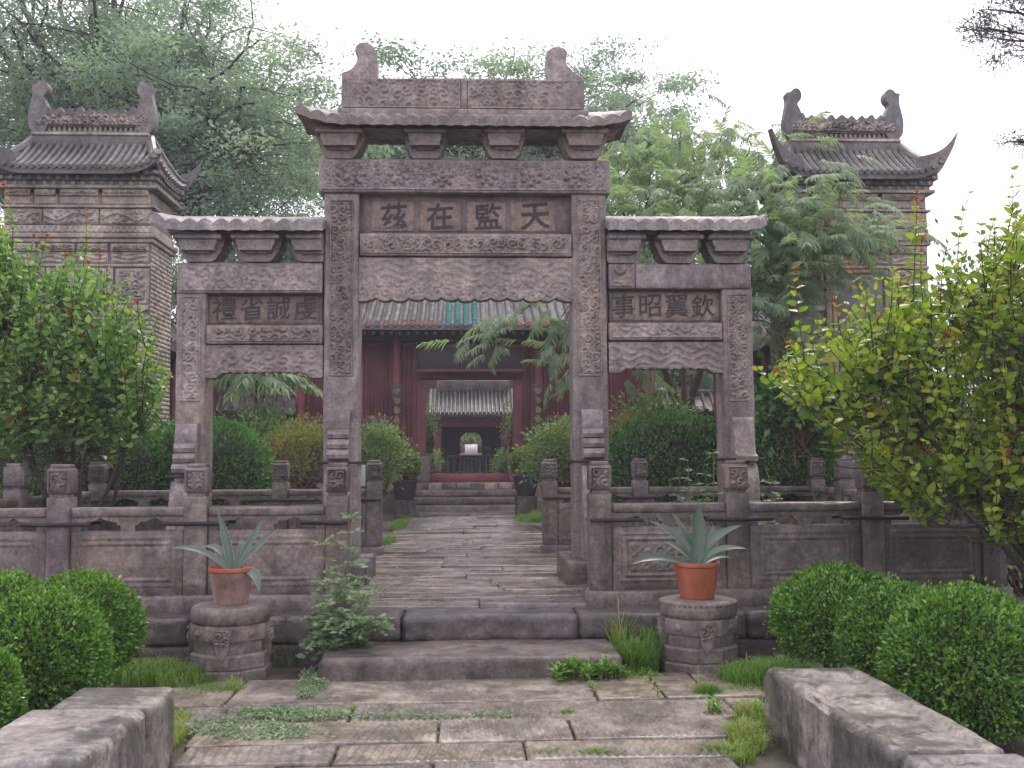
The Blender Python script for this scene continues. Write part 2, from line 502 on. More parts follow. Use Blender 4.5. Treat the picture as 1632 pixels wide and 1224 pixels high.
M_BARK = plain('dark_bark', (0.050, 0.036, 0.032), 0.8, 0.45, 9, bump=0.8)
M_BARKBROWN = plain('brown_bark', (0.105, 0.058, 0.040), 0.75, 0.35, 9, bump=0.6)
M_STEM = plain('green_stem', (0.12, 0.14, 0.05), 0.6, 0.3, 9)
M_TWIGSHADE = plain('hedge_twig_shade', (0.016, 0.015, 0.011), 0.9, 0.3, 9)  # near-black: shade among the inner twigs put into the colour
M_WHITE = plain('white_plaster', (0.72, 0.72, 0.74), 0.7, 0.1, 3)
M_AGAVE = foliage('agave_leaf', [(0.0, (0.034, 0.062, 0.042)), (0.6, (0.092, 0.145, 0.098)), (1.0, (0.33, 0.36, 0.23))], 0.04, 0.38)
M_BOX = foliage('boxwood_leaf', [(0.0, (0.015, 0.046, 0.007)), (0.45, (0.072, 0.195, 0.018)), (1.0, (0.215, 0.370, 0.050))], 0.25, 0.32)
M_HEDGE = foliage('hedge_leaf', [(0.0, (0.015, 0.053, 0.013)), (0.5, (0.064, 0.179, 0.036)), (1.0, (0.154, 0.312, 0.073))], 0.25, 0.45)
M_CRAPE = foliage('crape_leaf', [(0.0, (0.075, 0.145, 0.016)), (0.45, (0.185, 0.290, 0.028)), (0.72, (0.320, 0.380, 0.048)), (0.86, (0.26, 0.16, 0.03)), (1.0, (0.36, 0.08, 0.035))], 0.45, 0.30, 0.35)
M_CRAPE2 = foliage('crape_leaf_cool', [(0.0, (0.048, 0.125, 0.030)), (0.45, (0.135, 0.275, 0.055)), (0.72, (0.265, 0.420, 0.110)), (0.86, (0.22, 0.15, 0.03)), (1.0, (0.36, 0.07, 0.035))], 0.45, 0.30, 0.35)
M_MIMOSA = foliage('mimosa_leaf', [(0.0, (0.100, 0.155, 0.105)), (0.5, (0.205, 0.285, 0.190)), (1.0, (0.300, 0.375, 0.230))], 0.52, 0.5, 0.3)
M_FARLEAF = foliage('hazed_locust_leaf', [(0.0, (0.130, 0.195, 0.185)), (0.5, (0.200, 0.285, 0.255)), (1.0, (0.285, 0.370, 0.310))], 0.5, 0.5, 0.3)  # paled and blued: distance haze put into the leaf colour
M_LIGHTBUSH = foliage('light_bush_leaf', [(0.0, (0.055, 0.110, 0.045)), (0.5, (0.145, 0.235, 0.085)), (1.0, (0.28, 0.37, 0.15))], 0.35, 0.4)
M_NANDINA = foliage('nandina_leaf', [(0.0, (0.070, 0.105, 0.025)), (0.5, (0.180, 0.215, 0.050)), (0.85, (0.28, 0.23, 0.06)), (1.0, (0.30, 0.12, 0.05))], 0.4, 0.45)
M_YELLOWBALL = foliage('yellow_green_leaf', [(0.0, (0.05, 0.10, 0.012)), (0.5, (0.13, 0.22, 0.02)), (1.0, (0.25, 0.34, 0.045))], 0.35, 0.4)
M_WEED = foliage('weed_leaf', [(0.0, (0.080, 0.140, 0.075)), (0.5, (0.185, 0.275, 0.150)), (1.0, (0.34, 0.43, 0.27))], 0.32, 0.5, 0.3)
M_WEED2 = foliage('fresh_weed_leaf', [(0.0, (0.054, 0.138, 0.024)), (0.5, (0.138, 0.270, 0.054)), (1.0, (0.258, 0.396, 0.102))], 0.35, 0.4)
M_GRASS = foliage('grass_blade', [(0.0, (0.053, 0.134, 0.017)), (0.5, (0.120, 0.244, 0.036)), (0.85, (0.225, 0.339, 0.079)), (1.0, (0.30, 0.25, 0.10))], 0.35, 0.45, 0.3)
M_CYPRESS = foliage('cypress_leaf', [(0.0, (0.020, 0.035, 0.020)), (1.0, (0.060, 0.075, 0.045))], 0.2, 0.6)
# ================================================================== ground, terrace, paving
rng = random.Random(7)
nr = np.random.default_rng(7)
ZT = 0.37                                  # terrace level
def sheet(name, x0, x1, y0, y1, z, mat, res=0.0, amp=0.0, seed=0, parent=None, kind='structure'):
    nx = max(1, int((x1 - x0) / res)) if res else 1
    ny = max(1, int((y1 - y0) / res)) if res else 1
    X, Y = np.meshgrid(np.linspace(x0, x1, nx + 1), np.linspace(y0, y1, ny + 1), indexing='ij')
    Z = z + (amp * n2(X * 2.2, Y * 2.2, seed, 4) if amp else X * 0)
    idx = np.arange((nx + 1) * (ny + 1)).reshape(nx + 1, ny + 1)
    F = np.stack([idx[:-1, :-1], idx[1:, :-1], idx[1:, 1:], idx[:-1, 1:]], -1).reshape(-1, 4)
    return link(name, np_mesh(name, np.stack([X, Y, Z], -1).reshape(-1, 3), F, mat), parent, kind)
sheet('ground', -400, 400, -100, 900, -0.06, M_SOIL)
sheet('garden_soil', -6, 6, 3.2, 8.37, -0.02, M_SOIL, 0.06, 0.035, 3)

def chisel(ang, per, amp, ztop, seed, part=1.0, box=(0, 1, 0, 1)):
    ca, sa = math.cos(ang), math.sin(ang)
    def f(W, N):
        m = np.clip((N[:, 2] - 0.7) * 4, 0, 1)
        u = W[:, 0] * ca + W[:, 1] * sa + 0.005 * n2(W[:, 0] * 5, W[:, 1] * 5, seed)
        g = np.sin(u * 2 * np.pi / per) * (0.8 + 0.4 * n2(W[:, 0] * 3, W[:, 1] * 3, seed + 2))
        k = _sm(-0.5, 0.1, n2(W[:, 0] * 1.3, W[:, 1] * 1.3, seed + 4) + part - 0.6)
        W = W.copy()
        e = np.minimum(np.minimum(W[:, 0] - box[0], box[1] - W[:, 0]), np.minimum(W[:, 1] - box[2], box[3] - W[:, 1]))
        W[:, 2] += m * amp * g * k * _sm(0.012, 0.045, e) + m * 0.006 * n2(W[:, 0] * 1.5, W[:, 1] * 1.5, seed + 9)
        return W
    return f
pav = sheet('forecourt_paving', -1.75, 1.85, 3.4, 8.3, -0.005, M_SOIL, 0.08, 0.01, 9)
rows = [(6.985, 7.75, 1097, [280, 385, 942, 1045, 1115, 1205]), (6.49, 6.965, 1130, [300, 395, 565, 1165, 1225]),
        (5.995, 6.47, 1162, [325, 700, 908, 1168]), (5.61, 5.975, 1195, [305, 540, 835, 1170]),
        (5.12, 5.59, 1232, [270, 440, 690, 1180]), (4.5, 5.1, 1290, [240, 620, 1000, 1190]), (3.7, 4.48, 1400, [200, 500, 900, 1240])]
sd = 0
for (ya, yb, py, seams) in rows:
    xs = [atz(p, py, 0.0)[0] for p in seams]
    for a, b in zip(xs[:-1], xs[1:]):
        sd += 1
        m = MB()
        g = 0.008
        zt = 0.03 + rng.uniform(-0.012, 0.012)
        per = rng.choice([0.044, 0.050, 0.058])
        ang = rng.uniform(-0.16, 0.16)
        part = rng.choice([1.0, 0.85, 0.5]) if ya < 6.9 else 0.1
        m.rbox(a + g, b - g, ya + g * rng.uniform(0.2, 1.2), yb - g * rng.uniform(0.2, 1.2), -0.09, zt, 0.012, 0.005, 3.5,
               0.0095 if ya > 5 else 0.05, sd, chisel(ang, per, 0.0075, zt, sd, part, (a, b, ya, yb)))
        m.build('paving_stone', M_PAVE, pav, sharp=50)

# terrace with its edge stones and the path that leads to the hall
terr = MB().box(-40, 40, 8.75, 70, -0.1, 0.34).build('terrace', M_SOIL, None, False, kind='structure')
sheet('terrace_soil', -7, 7, 8.8, 24.2, 0.352, M_SOIL, 0.09, 0.018, 5, terr, None)
xs = [-7.0, -5.2] + [at(p, 975, 8.4)[0] for p in (40, 300, 497, 640, 922, 1190, 1460)] + [5.2, 7.0]
for k, (a, b) in enumerate(zip(xs[:-1], xs[1:])):
    m = MB()
    dy = rng.uniform(-0.012, 0.012)
    m.rbox(a + 0.004, b - 0.004, 8.385 + dy, 8.82, 0.16, ZT + 0.002 * k % 0.01, 0.03, 0.014, 2.6, 0.03, 40 + k, lambda W, N: W + N * (0.007 * n2(W[:, 0] * 7 + W[:, 2] * 3, W[:, 2] * 22, 3, 4) + 0.004 * vnoise(W * 16, 4))[:, None])
    m.build('edge_stone', M_DARKSTONE, terr, sharp=50)
xs = [-7.0, -5.6, -4.1, -2.9, -1.8, -0.8, 0.5, 1.6, 2.8, 4.0, 5.3, 7.0]
for k, (a, b) in enumerate(zip(xs[:-1], xs[1:])):
    MB().rbox(a + 0.004, b - 0.004, 8.42, 8.80, -0.08, 0.155, 0.02, 0.014, 3, 0.035, 70 + k, lambda W, N: W + N * (0.010 * n2(W[:, 0] * 7, W[:, 2] * 18, 5, 4))[:, None]).build('footing_stone', M_DARKSTONE, terr, sharp=50)
path = sheet('path', -1.25, 1.33, 8.82, 23.45, 0.356, M_SOIL, 0.1, 0.006, 11)
y = 8.835
k = 0
while y < 23.3:
    d = rng.uniform(0.20, 0.44) if y < 15.5 else rng.uniform(0.42, 0.7)
    xl, xr = -1.18 + rng.uniform(-0.05, 0.05), 1.27 + rng.uniform(-0.05, 0.05)
    if y < 9.6: xl, xr = -1.02, 1.12
    n = rng.choice([1, 2, 2, 3])
    cuts = sorted(xl + (xr - xl) * (i + rng.uniform(-0.28, 0.28)) / n for i in range(1, n))
    e = [xl] + cuts + [xr]
    for a, b in zip(e[:-1], e[1:]):
        k += 1
        t1, t2 = rng.uniform(-0.03, 0.03), rng.uniform(-0.02, 0.02)
        zt = ZT + 0.012 + rng.uniform(-0.017, 0.017)
        def tilt(W, N, t1=t1, t2=t2, cx=(a + b) / 2, cy=y + d / 2):
            W = W.copy()
            W[:, 2] += ((W[:, 0] - cx) * t2 + (W[:, 1] - cy) * t1) * (N[:, 2] > -0.2)
            return W
        MB().rbox(a + 0.002, b - 0.002, y + 0.002, y + d - 0.002, 0.30, zt, 0.010, 0.0035, 2.2, 0.05 if y < 12 else 0.1, 100 + k, tilt).build('paving_stone', M_PATH, path, sharp=50)
    y += d

# front step
x0, x1 = atz(513, 1080, 0.0)[0], atz(990, 1078, 0.0)[0]
stp = thing('stone_step', 'long worn stone step with rounded front edge and dark stains below the terrace edge', 'step', ((x0 + x1) / 2, 7.9, 0))
MB().rbox(x0, x1, 7.66, 8.40, -0.05, 0.178, 0.035, 0.016, 2.2, 0.03, 31, lambda W, N: W + N * (0.008 * n2(W[:, 0] * 6, W[:, 2] * 6, 3) + 0.0045 * vnoise(W * 15, 8))[:, None]).build('step_stone', M_STONE, stp, sharp=50)

# low stone slabs flanking the forecourt
def kerb_slab(label, segs):
    t = thing('stone_slab', label, 'stone slab', ((segs[0][0] + segs[0][1]) / 2, segs[0][3], 0), 'low stone slabs beside the forecourt')
    for i, (xa, xb, ya, yb, zt, rim) in enumerate(segs):
        def fn(W, N, xa=xa, xb=xb, yb=yb, zt=zt, rim=rim):
            W = W.copy()
            top = np.clip((N[:, 2] - 0.75) * 5, 0, 1)
            if rim:   # raised kerb line round a hollowed, rough field
                e = np.minimum(W[:, 0] - xa, xb - W[:, 0])
                e = np.minimum(e, yb - W[:, 1])
                W[:, 2] -= top * (0.020 * _sm(0.075, 0.10, e) - 0.010 * _sm(0.11, 0.135, e) + 0.022 * _sm(0.10, 0.14, e) * n2(W[:, 0] * 11, W[:, 1] * 7, 7, 4))
            W[:, 2] += top * 0.008 * n2(W[:, 0] * 2, W[:, 1] * 2, 21)
            side = np.clip((np.abs(N[:, 0]) - 0.75) * 5, 0, 1)
            W[:, 0] += np.sign(N[:, 0]) * side * 0.016 * n2(W[:, 1] * 7, W[:, 2] * 7, 23)
            # far end rounded down
            r = np.clip((W[:, 1] - (yb - 0.16)) / 0.16, 0, 1) if i == 0 and rim else 0
            W[:, 2] -= r ** 2.2 * 0.075 * np.clip(W[:, 2] / zt, 0, 1)
            return W
        MB().rbox(xa, xb, ya, yb, -0.08, zt, 0.03, 0.014, 2.5, 0.022, 50 + i, fn).build('slab', M_SLAB, t, sharp=55)
    return t
kerb_slab('long stone slab with a raised rim and pitted top, rounded at its far end, below the boxwood balls', [(1.765, 2.29, 4.36, 6.18, 0.405, True), (1.80, 2.32, 2.9, 4.34, 0.40, True)])
kerb_slab('smooth weathered stone slabs laid end to end with two open joints and no rim', [(-2.06, -1.560, 5.30, 5.75, 0.415, False), (-2.15, -1.575, 4.42, 5.295, 0.410, False), (-2.18, -1.59, 3.2, 4.412, 0.372, False)])
# ================================================================== the stone gateway
YG = 10.5
def GX(px, py=500, Y=YG): return at(px, py, Y)[0]
def GZ(py, px=742, Y=YG): return at(px, py, Y)[2]
gate = thing('stone_gateway', 'three-bay carved stone gateway with wavy stone roofs, four pillars and black inscriptions', 'gateway', (GX(742), 10.67, ZT))
ident = lambda u, v: scroll(u, v, 0.105, 3)

def pillar(px0, px1, top_py, carve, seed):
    xa, xb = GX(px0, 600), GX(px1, 600)
    zt = GZ(top_py, (px0 + px1) / 2)
    m = MB()
    m.rbox(xa, xb, YG, YG + 0.36, ZT - 0.02, zt, 0.022, 0.007, 4, 0.07, seed)
    p = m.build('pillar', M_GATE, gate, sharp=50)
    z0, z1 = GZ(carve[1], px0), GZ(carve[0], px0)
    w = xb - xa
    r = MB().relief(xa + w * 0.15, xb - w * 0.15, z0, z1, YG - 0.004, lambda u, v: scroll(u, v, 0.10, seed) * (0.75 + 0.25 * n2(u * 6, v * 6, seed)), 0.024, 0.0075, 0.02, 0.012, 0.012)
    r.build('carved_strip', M_GATE, p, sharp=60)
    return xa, xb
PILL = [pillar(279, 327, 463, (472, 640), 11), pillar(515, 571, 307, (318, 600), 12), pillar(913, 969, 307, (318, 600), 13), pillar(1153, 1202, 459, (468, 640), 14)]

def brace(i, ribbed, zt, lean):
    xa, xb = PILL[i]
    cx = (xa + xb) / 2
    hw = 0.105
    m = MB()
    if ribbed:
        pr = [(YG - 0.004, zt), (YG - 0.09, zt - 0.01), (YG - 0.12, zt - 0.05), (YG - 0.14, zt - 0.19)]
        z = zt - 0.20
        for q in range(3):
            d = 0.15 + 0.035 * q
            pr += [(YG - d + 0.015, z), (YG - d - 0.02, z - 0.015), (YG - d - 0.035, z - 0.05), (YG - d - 0.02, z - 0.088), (YG - d + 0.01, z - 0.097)]
            z -= 0.10
        pr += [(YG - 0.16, z - 0.01), (YG - 0.004, z - 0.01)]
    else:
        z = zt - 0.40
        pr = [(YG - 0.004, zt), (YG - 0.10, zt - 0.005), (YG - 0.13, zt - 0.03), (YG - 0.20, z + 0.03), (YG - 0.28, z), (YG - 0.27, z - 0.045), (YG - 0.14, z - 0.06), (YG - 0.004, z - 0.06)]
    m.poly(pr, cx - hw, cx + hw, 'x')
    m.build('brace_stone', M_GATE, gate, sharp=35)
    zb = z - 0.075
    pr = [(YG - 0.004, zb), (YG - 0.17, zb), (YG - 0.22, zb - 0.05), (YG - 0.27, zb - 0.2), (YG - 0.26, zb - 0.36), (YG - 0.34, zb - 0.40), (YG - 0.36, zb - 0.5), (YG - 0.36, ZT + 0.245), (YG - 0.004, ZT + 0.245)]
    m = MB().poly(pr, cx - hw * 1.12, cx + hw * 1.12, 'x')
    m.build('drum_stone', M_GATE, gate, sharp=30)
    m = MB()
    zi = z - 0.03
    for (a, b, c, d) in ((xa - 0.025, xb + 0.025, YG - 0.235, YG - 0.215), (xa - 0.025, xb + 0.025, YG + 0.37, YG + 0.39), (xa - 0.025, xa - 0.005, YG - 0.2145, YG + 0.3695), (xb + 0.005, xb + 0.025, YG - 0.2145, YG + 0.3695)):
        m.rbox(a, b, c, d, zi - 0.014, zi + 0.014, 0.005, 0.002, 20, 0.1, 5)
    m.build('iron_band', M_IRON, gate)
    m = MB()
    m.rbox(cx - 0.30, cx + 0.30, YG - 0.40, YG + 0.75, ZT - 0.02, ZT + 0.24, 0.03, 0.012, 3, 0.08, 60 + i)
    m.build('pillar_base', M_DARKSTONE, gate, sharp=50)
for i, rb, zt in ((0, True, 1.98), (1, True, 2.11), (2, True, 2.11), (3, False, 2.02)):
    brace(i, rb, zt, 0)

def beam(name, px0, px1, py0, py1, yf, yb, fn, depth, seed, border=0.018, mat=M_GATE):
    mid = (px0 + px1) / 2
    xa, xb, zt, zb = GX(px0, py0, yf), GX(px1, py0, yf), GZ(py0, mid, yf), GZ(py1, mid, yf)
    m = MB().rbox(xa, xb, yf, yb, zb, zt, 0.014, 0.006, 4, 0.08, seed)
    o = m.build(name, mat, gate, sharp=50)
    if fn is not None:
        r = MB().relief(xa + 0.03, xb - 0.03, zb + 0.02, zt - 0.02, yf - 0.004, fn, depth, 0.0085, border, 0.008, 0.012)
        r.build('carved_strip', mat, o, sharp=60)
    return o, xa, xb, zb, zt
def medallions(u, v):
    """six open flowers between leafy scrolls"""
    x0, x1, zc = GX(530, 280), GX(950, 280), GZ(280.5)
    h = 0.42 * scroll(u, v, 0.095, 5)
    for k in range(6):
        cx = x0 + (x1 - x0) * (k + 0.5) / 6
        dx, dz = u - cx, v - zc - 0.012 * math.sin(k * 2.3)
        r, th = np.hypot(dx, dz), np.arctan2(dz, dx) + k * 0.4
        R_ = 0.112 + 0.016 * np.cos(th * 7)
        pet = np.clip((R_ - r) / 0.02, 0, 1) * (0.55 + 0.32 * np.cos(th * 7) * _sm(0.03, 0.08, r) + 0.18 * np.cos(r * 120))
        knob = np.clip((0.034 - r) / 0.012, 0, 1)
        h = np.where(r < R_ + 0.012, np.maximum(pet, knob), h)
    return h
# middle bay
beam('top_beam', 508, 972, 254, 307, YG - 0.03, YG + 0.40, lambda u, v: medallions(u, v), 0.036, 21)
beam('carved_beam', 573, 911, 372, 408, YG - 0.012, YG + 0.30, lambda u, v: scroll(u, v, 0.11, 15), 0.026, 22)
beam('carved_beam', 328.5, 514, 518, 548, YG - 0.012, YG + 0.30, lambda u, v: scroll(u, v, 0.11, 25), 0.026, 23)
beam('carved_beam', 970.5, 1151.5, 514, 542, YG - 0.012, YG + 0.30, lambda u, v: clouds(u, v, 0.2, 35), 0.016, 24)
beam('side_beam', 282, 513.5, 418, 467, YG - 0.02, YG + 0.40, lambda u, v: 0.8 * scroll(u, v, 0.15, 45), 0.020, 25)
# right hand beam is mended from two stones
beam('side_beam', 970.5, 1012, 420, 460, YG - 0.02, YG + 0.40, lambda u, v: scroll(u, v, 0.15, 55), 0.022, 26)
beam('side_beam', 1012.6, 1196, 420, 460, YG - 0.016, YG + 0.40, None, 0, 27)

M_INKWORN = plain('worn_ink', (0.030, 0.023, 0.023), 0.6, 0.6, 9)
M_TABLET3 = stone('worn_tablet', (0.185, 0.134, 0.114), (0.235, 0.175, 0.148), stain=(0.13, 0.093, 0.085), stain_amt=0.4, bump=0.25, pale_amt=0.1, wet=0.15)
# inscriptions, written right to left
def glyph(ch, cx, cz, y, size, parent, mat, slant=0.07):
    cu = bpy.data.curves.new('character', 'FONT')
    cu.body, cu.size, cu.extrude, cu.offset = ch, 1.0, 0.0, 0.016 if ch in '茲在監天' else 0.008
    cu.resolution_u = 4
    o = bpy.data.objects.new('character', cu)
    col.objects.link(o)
    dg = bpy.context.evaluated_depsgraph_get()
    me = bpy.data.meshes.new_from_object(o.evaluated_get(dg))
    bpy.data.objects.remove(o)
    V = np.array([v.co[:] for v in me.vertices])
    F = [list(p.vertices) for p in me.polygons]
    bpy.data.meshes.remove(me)
    lo, hi = V.min(0), V.max(0)
    u = (V[:, 0] - (lo[0] + hi[0]) / 2) / (hi[1] - lo[1])
    v = (V[:, 1] - (lo[1] + hi[1]) / 2) / (hi[1] - lo[1])
    # hand of a brush: rising strokes, uneven edges
    uu = u + 0.02 * n2(u * 6, v * 6, ord(ch) % 97, 2)
    vv = v + slant * u + 0.02 * n2(u * 6 + 5, v * 6, ord(ch) % 89, 2)
    n = len(V)
    P = np.stack([cx + uu * size, np.full(n, y), cz + vv * size], -1)
    Q = P.copy(); Q[:, 1] += 0.012
    m = MB()
    m.add(np.concatenate([P, Q]), F + [[a + n for a in f[::-1]] for f in F])
    cnt = {}
    for f in F:
        for a, b in zip(f, f[1:] + f[:1]):
            cnt[(a, b)] = 1
    side = [[b, a, a + n, b + n] for (a, b) in cnt if (b, a) not in cnt]
    m.add(np.zeros((0, 3)), [])
    m.F.extend(side)
    return m.build('character', mat, parent, smooth=False)
def tablet(px0, px1, py0, py1, chars, cpy, size, strips):
    mid = (px0 + px1) / 2
    yf = YG + 0.10
    xa, xb, zt, zb = GX(px0, py0, yf), GX(px1, py0, yf), GZ(py0, mid, yf), GZ(py1, mid, yf)
    o = MB().rbox(xa, xb, yf, yf + 0.12, zb, zt, 0.008, 0.003, 5, 0.1, 30).build('inscription_panel', M_TABLET2, gate, sharp=50)
    for a, b, c, d in strips:
        MB().rbox(GX(a, c, yf), GX(b, c, yf), yf - 0.010, yf + 0.02, GZ(d, mid, yf), GZ(c, mid, yf), 0.004, 0.0015, 12, 0.05, 33).build('tablet', M_TABLET if len(strips) > 1 else M_TABLET3, o)
    for ch, px in chars:
        glyph(ch, GX(px, cpy, yf), GZ(cpy, px, yf), yf - 0.017, size, o, M_INK if len(strips) > 1 else M_INKWORN)
tablet(572, 912, 306, 373, (('茲', 628), ('在', 701), ('監', 778), ('天', 853)), 345, 0.275, [(592, 660, 322, 369), (669, 735, 322, 369), (744, 806, 322, 369), (814, 884, 322, 369)])
tablet(327.5, 514.5, 466, 519, (('禮', 358), ('省', 401), ('誠', 444), ('虔', 487)), 492, 0.235, [(334, 508, 472, 515)])
tablet(970, 1152.5, 459, 515, (('事', 994), ('昭', 1036), ('翼', 1078), ('欽', 1120)), 488, 0.235, [(976, 1146, 466, 511)])

def valance(px0, px1, py0, zb, yf, fn, depth, seed):
    mid = (px0 + px1) / 2
    xa, xb, zt = GX(px0, py0, yf), GX(px1, py0, yf), GZ(py0, mid, yf)
    nx, nz = int((xb - xa) / 0.0095), 44
    X, T = np.meshgrid(np.linspace(xa, xb, nx + 1), np.linspace(0, 1, nz + 1), indexing='ij')
    B = zb((X - xa) / (xb - xa))
    Z = B + (zt - B) * T
    h = fn(X, Z) * depth
    e = (Z - B)
    h = np.where((e > 0.012) & (e < 0.03), 0.006, h)
    Yf = yf - h + 0.003 * n2(X * 5, Z * 5, seed)
    m = MB()
    idx = np.arange((nx + 1) * (nz + 1)).reshape(nx + 1, nz + 1)
    q = np.stack([idx[:-1, :-1], idx[1:, :-1], idx[1:, 1:], idx[:-1, 1:]], -1).reshape(-1, 4)
    N = (nx + 1) * (nz + 1)
    V = np.concatenate([np.stack([X, Yf, Z], -1).reshape(-1, 3), np.stack([X, np.full_like(X, yf + 0.16), Z], -1).reshape(-1, 3)])
    bot = np.stack([idx[:-1, 0], idx[:-1, 0] + N, idx[1:, 0] + N, idx[1:, 0]], -1)
    m.add(V, np.concatenate([q, q[:, ::-1] + N, bot]))
    return m.build('valance', M_GATE, gate, sharp=60)
z475, z481 = GZ(473, 742, YG + .02), GZ(480, 742, YG + .02)
def vb_mid(t):
    env = np.where((t < 0.04) | (t > 0.96), 1, 0)
    return z475 - (z475 - z481) * np.clip(np.abs(np.sin(t * np.pi * 13)) ** 0.6 * 0.75 + 0.35 * np.clip(np.cos((t - 0.5) * 6 * np.pi), 0, 1) + env, 0, 1)
def side_vb(zh, zl):
    def f(t):
        e = np.minimum(t, 1 - t)
        return zl + (zh - zl) * _sm(0.08, 0.17, e) - 0.012 * np.abs(np.sin(t * np.pi * 14)) * (e > 0.15)
    return f
fmix = lambda s: (lambda u, v: np.maximum(clouds(u, v, 0.34, s), 0.0))
zlow = GZ(478, 742)
valance(572, 912, 411, vb_mid, YG + 0.02, lambda u, v: np.where(v < zlow + 0.16, scroll(u, v, 0.12, 71) * 1.2, clouds(u, v, 0.36, 72)), 0.011, 71)
valance(327.5, 514.5, 550, side_vb(GZ(592, 420), GZ(602, 420)), YG + 0.02, lambda u, v: 0.8 * scroll(u, v, 0.16, 73), 0.013, 73)
valance(970, 1152.5, 545, side_vb(GZ(586, 1060), GZ(594, 1060)), YG + 0.02, lambda u, v: clouds(u, v, 0.32, 75), 0.012, 75)

# roofs: each one carved slab with wavy tile edge
def roof(px0, px1, py_eave, py_bot, py_ridge, per, lift_l, lift_r, ylen=0.60, seed=0):
    ye, yr = YG + 0.11 - ylen, YG + 0.11
    mid = (px0 + px1) / 2
    xa, xb = GX(px0, py_eave, ye), GX(px1, py_eave, ye)
    ze, zb, zr = GZ(py_eave, mid, ye), GZ(py_bot, mid, ye), GZ(py_ridge, mid, yr)
    nx, ny = int((xb - xa) / 0.011), 26
    X, T = np.meshgrid(np.linspace(xa, xb, nx + 1), np.linspace(-1, 1, ny + 1), indexing='ij')
    Y = yr + T * ylen
    t = (X - xa) / (xb - xa)
    lift = lift_l * np.clip(1 - t / 0.14, 0, 1) ** 1.6 + lift_r * np.clip(1 - (1 - t) / 0.14, 0, 1) ** 1.6
    a = np.abs(T)
    wav = (np.abs(np.sin((X - xa) * np.pi / per)) ** 0.8 - 0.5) * 0.046 * _sm(0.1, 0.75, a)
    top = zr + (ze - zr) * a ** 0.85 + wav + lift * (0.35 + 0.65 * a) + 0.006 * n2(X * 8, Y * 8, seed)
    th = (ze - zb)
    bot = ze - th + 0.12 * (1 - a) ** 0.9 + lift * (0.35 + 0.65 * a) + wav * 0.25 + 0.035 * np.clip(T, 0, 1)
    edge = np.minimum(t, 1 - t) * (xb - xa)
    N = (nx + 1) * (ny + 1)
    Yt = Y + 0.008 * n2(X * 7, Y * 3, seed + 2) * a
    V = np.concatenate([np.stack([X, Yt, top], -1).reshape(-1, 3), np.stack([X, Y, bot], -1).reshape(-1, 3)])
    idx = np.arange(N).reshape(nx + 1, ny + 1)
    q = np.stack([idx[:-1, :-1], idx[1:, :-1], idx[1:, 1:], idx[:-1, 1:]], -1).reshape(-1, 4)
    F = [q, q[:, ::-1] + N]
    for line, fl in ((idx[:, 0], 1), (idx[:, -1], 0), (idx[0, :], 0), (idx[-1, :], 1)):
        s = np.stack([line[:-1], line[:-1] + N, line[1:] + N, line[1:]], -1)
        F.append(s if fl else s[:, ::-1])
    MB().add(V, np.concatenate(F)).build('roof_slab', M_TILESTONE, gate, sharp=45)
    return xa, xb, zb, zr, ye
def bracket(px, py_top, py_bot, wt, wb, tiers=4, clip=None):
    yc = YG + 0.11
    cx = GX(px, py_bot, YG)
    zt, zb = GZ(py_top, px, YG), GZ(py_bot, px, YG)
    m = MB()
    n = 15
    for sy, w_in in ((0, 1.0), (1, 0.72)):
        # cup: flaring out from a narrow foot, grooved in courses
        prof = []
        for i in range(n):
            f = i / (n - 1)
            w = (wb + (wt - wb) * math.sin(f * math.pi / 2) ** 0.85) / 2
            w += 0.012 * (abs(math.sin(f * math.pi * tiers)) - 0.5)
            prof.append((w * (1 if sy == 0 else 0.80), zb + (zt - zb) * f))
        d0, d1 = (yc - 0.15, yc + 0.15) if sy == 0 else (yc - 0.26, yc + 0.26)
        lo = 0 if sy == 0 else n // 3
        L = [(max(clip[0], cx - w) if clip else cx - w, z) for w, z in prof[lo:]]
        Rr = [(min(clip[1], cx + w) if clip else cx + w, z) for w, z in prof[lo:]]
        m.poly([(x + 0.001 * sy, z + 0.001 * sy) for x, z in L] + [(x - 0.001 * sy, z + 0.001 * sy) for x, z in Rr[::-1]], d0, d1)
    for k, zf in enumerate((0.36, 0.62, 0.86)):
        ww = (0.10, 0.16, 0.22)[k] * wt / 0.46
        xa, xb = cx - ww, cx + ww
        if clip: xa, xb = max(xa, clip[0]), min(xb, clip[1])
        if xb - xa > 0.02:
            m.rbox(xa, xb, yc - 0.19 - 0.05 * k, yc + 0.19 + 0.05 * k, zb + (zt - zb) * (zf - 0.09), zb + (zt - zb) * (zf + 0.07), 0.016, 0.004, 6, 0.08, k)
    m.build('bracket', M_GATE, gate, sharp=40)
def eave_board(px0, px1, py0, py1):
    mid = (px0 + px1) / 2
    y0, y1 = YG - 0.10, YG + 0.24
    MB().rbox(GX(px0, py0, y0), GX(px1, py0, y0), y0, y1, GZ(py1, mid, y1), GZ(py0, mid, y0), 0.02, 0.006, 4, 0.1, 90).build('eave_board', M_GATE, gate, sharp=50)
xa, xb, zb, zr, ye = roof(470, 1008, 187, 200, 177, 0.155, 0.115, 0.075, 0.40, 1)
eave_board(497, 985, 206, 222)
for px in (543, 678, 803, 930):
    bracket(px, 209, 254, 0.50 if px in (543, 930) else 0.44, 0.25)
roof(238, 514, 352, 367, 345, 0.155, 0.095, 0.0, 0.38, 2)
eave_board(268, 513, 371, 381)
for px, cl in ((320, None), (411, None), (498, (-9, PILL[1][0] - 0.004))):
    bracket(px, 376, 418, 0.50, 0.25, 4, cl)
roof(969.5, 1222, 352, 367, 345, 0.155, 0.0, 0.05, 0.38, 3)
eave_board(971, 1195, 371, 381)
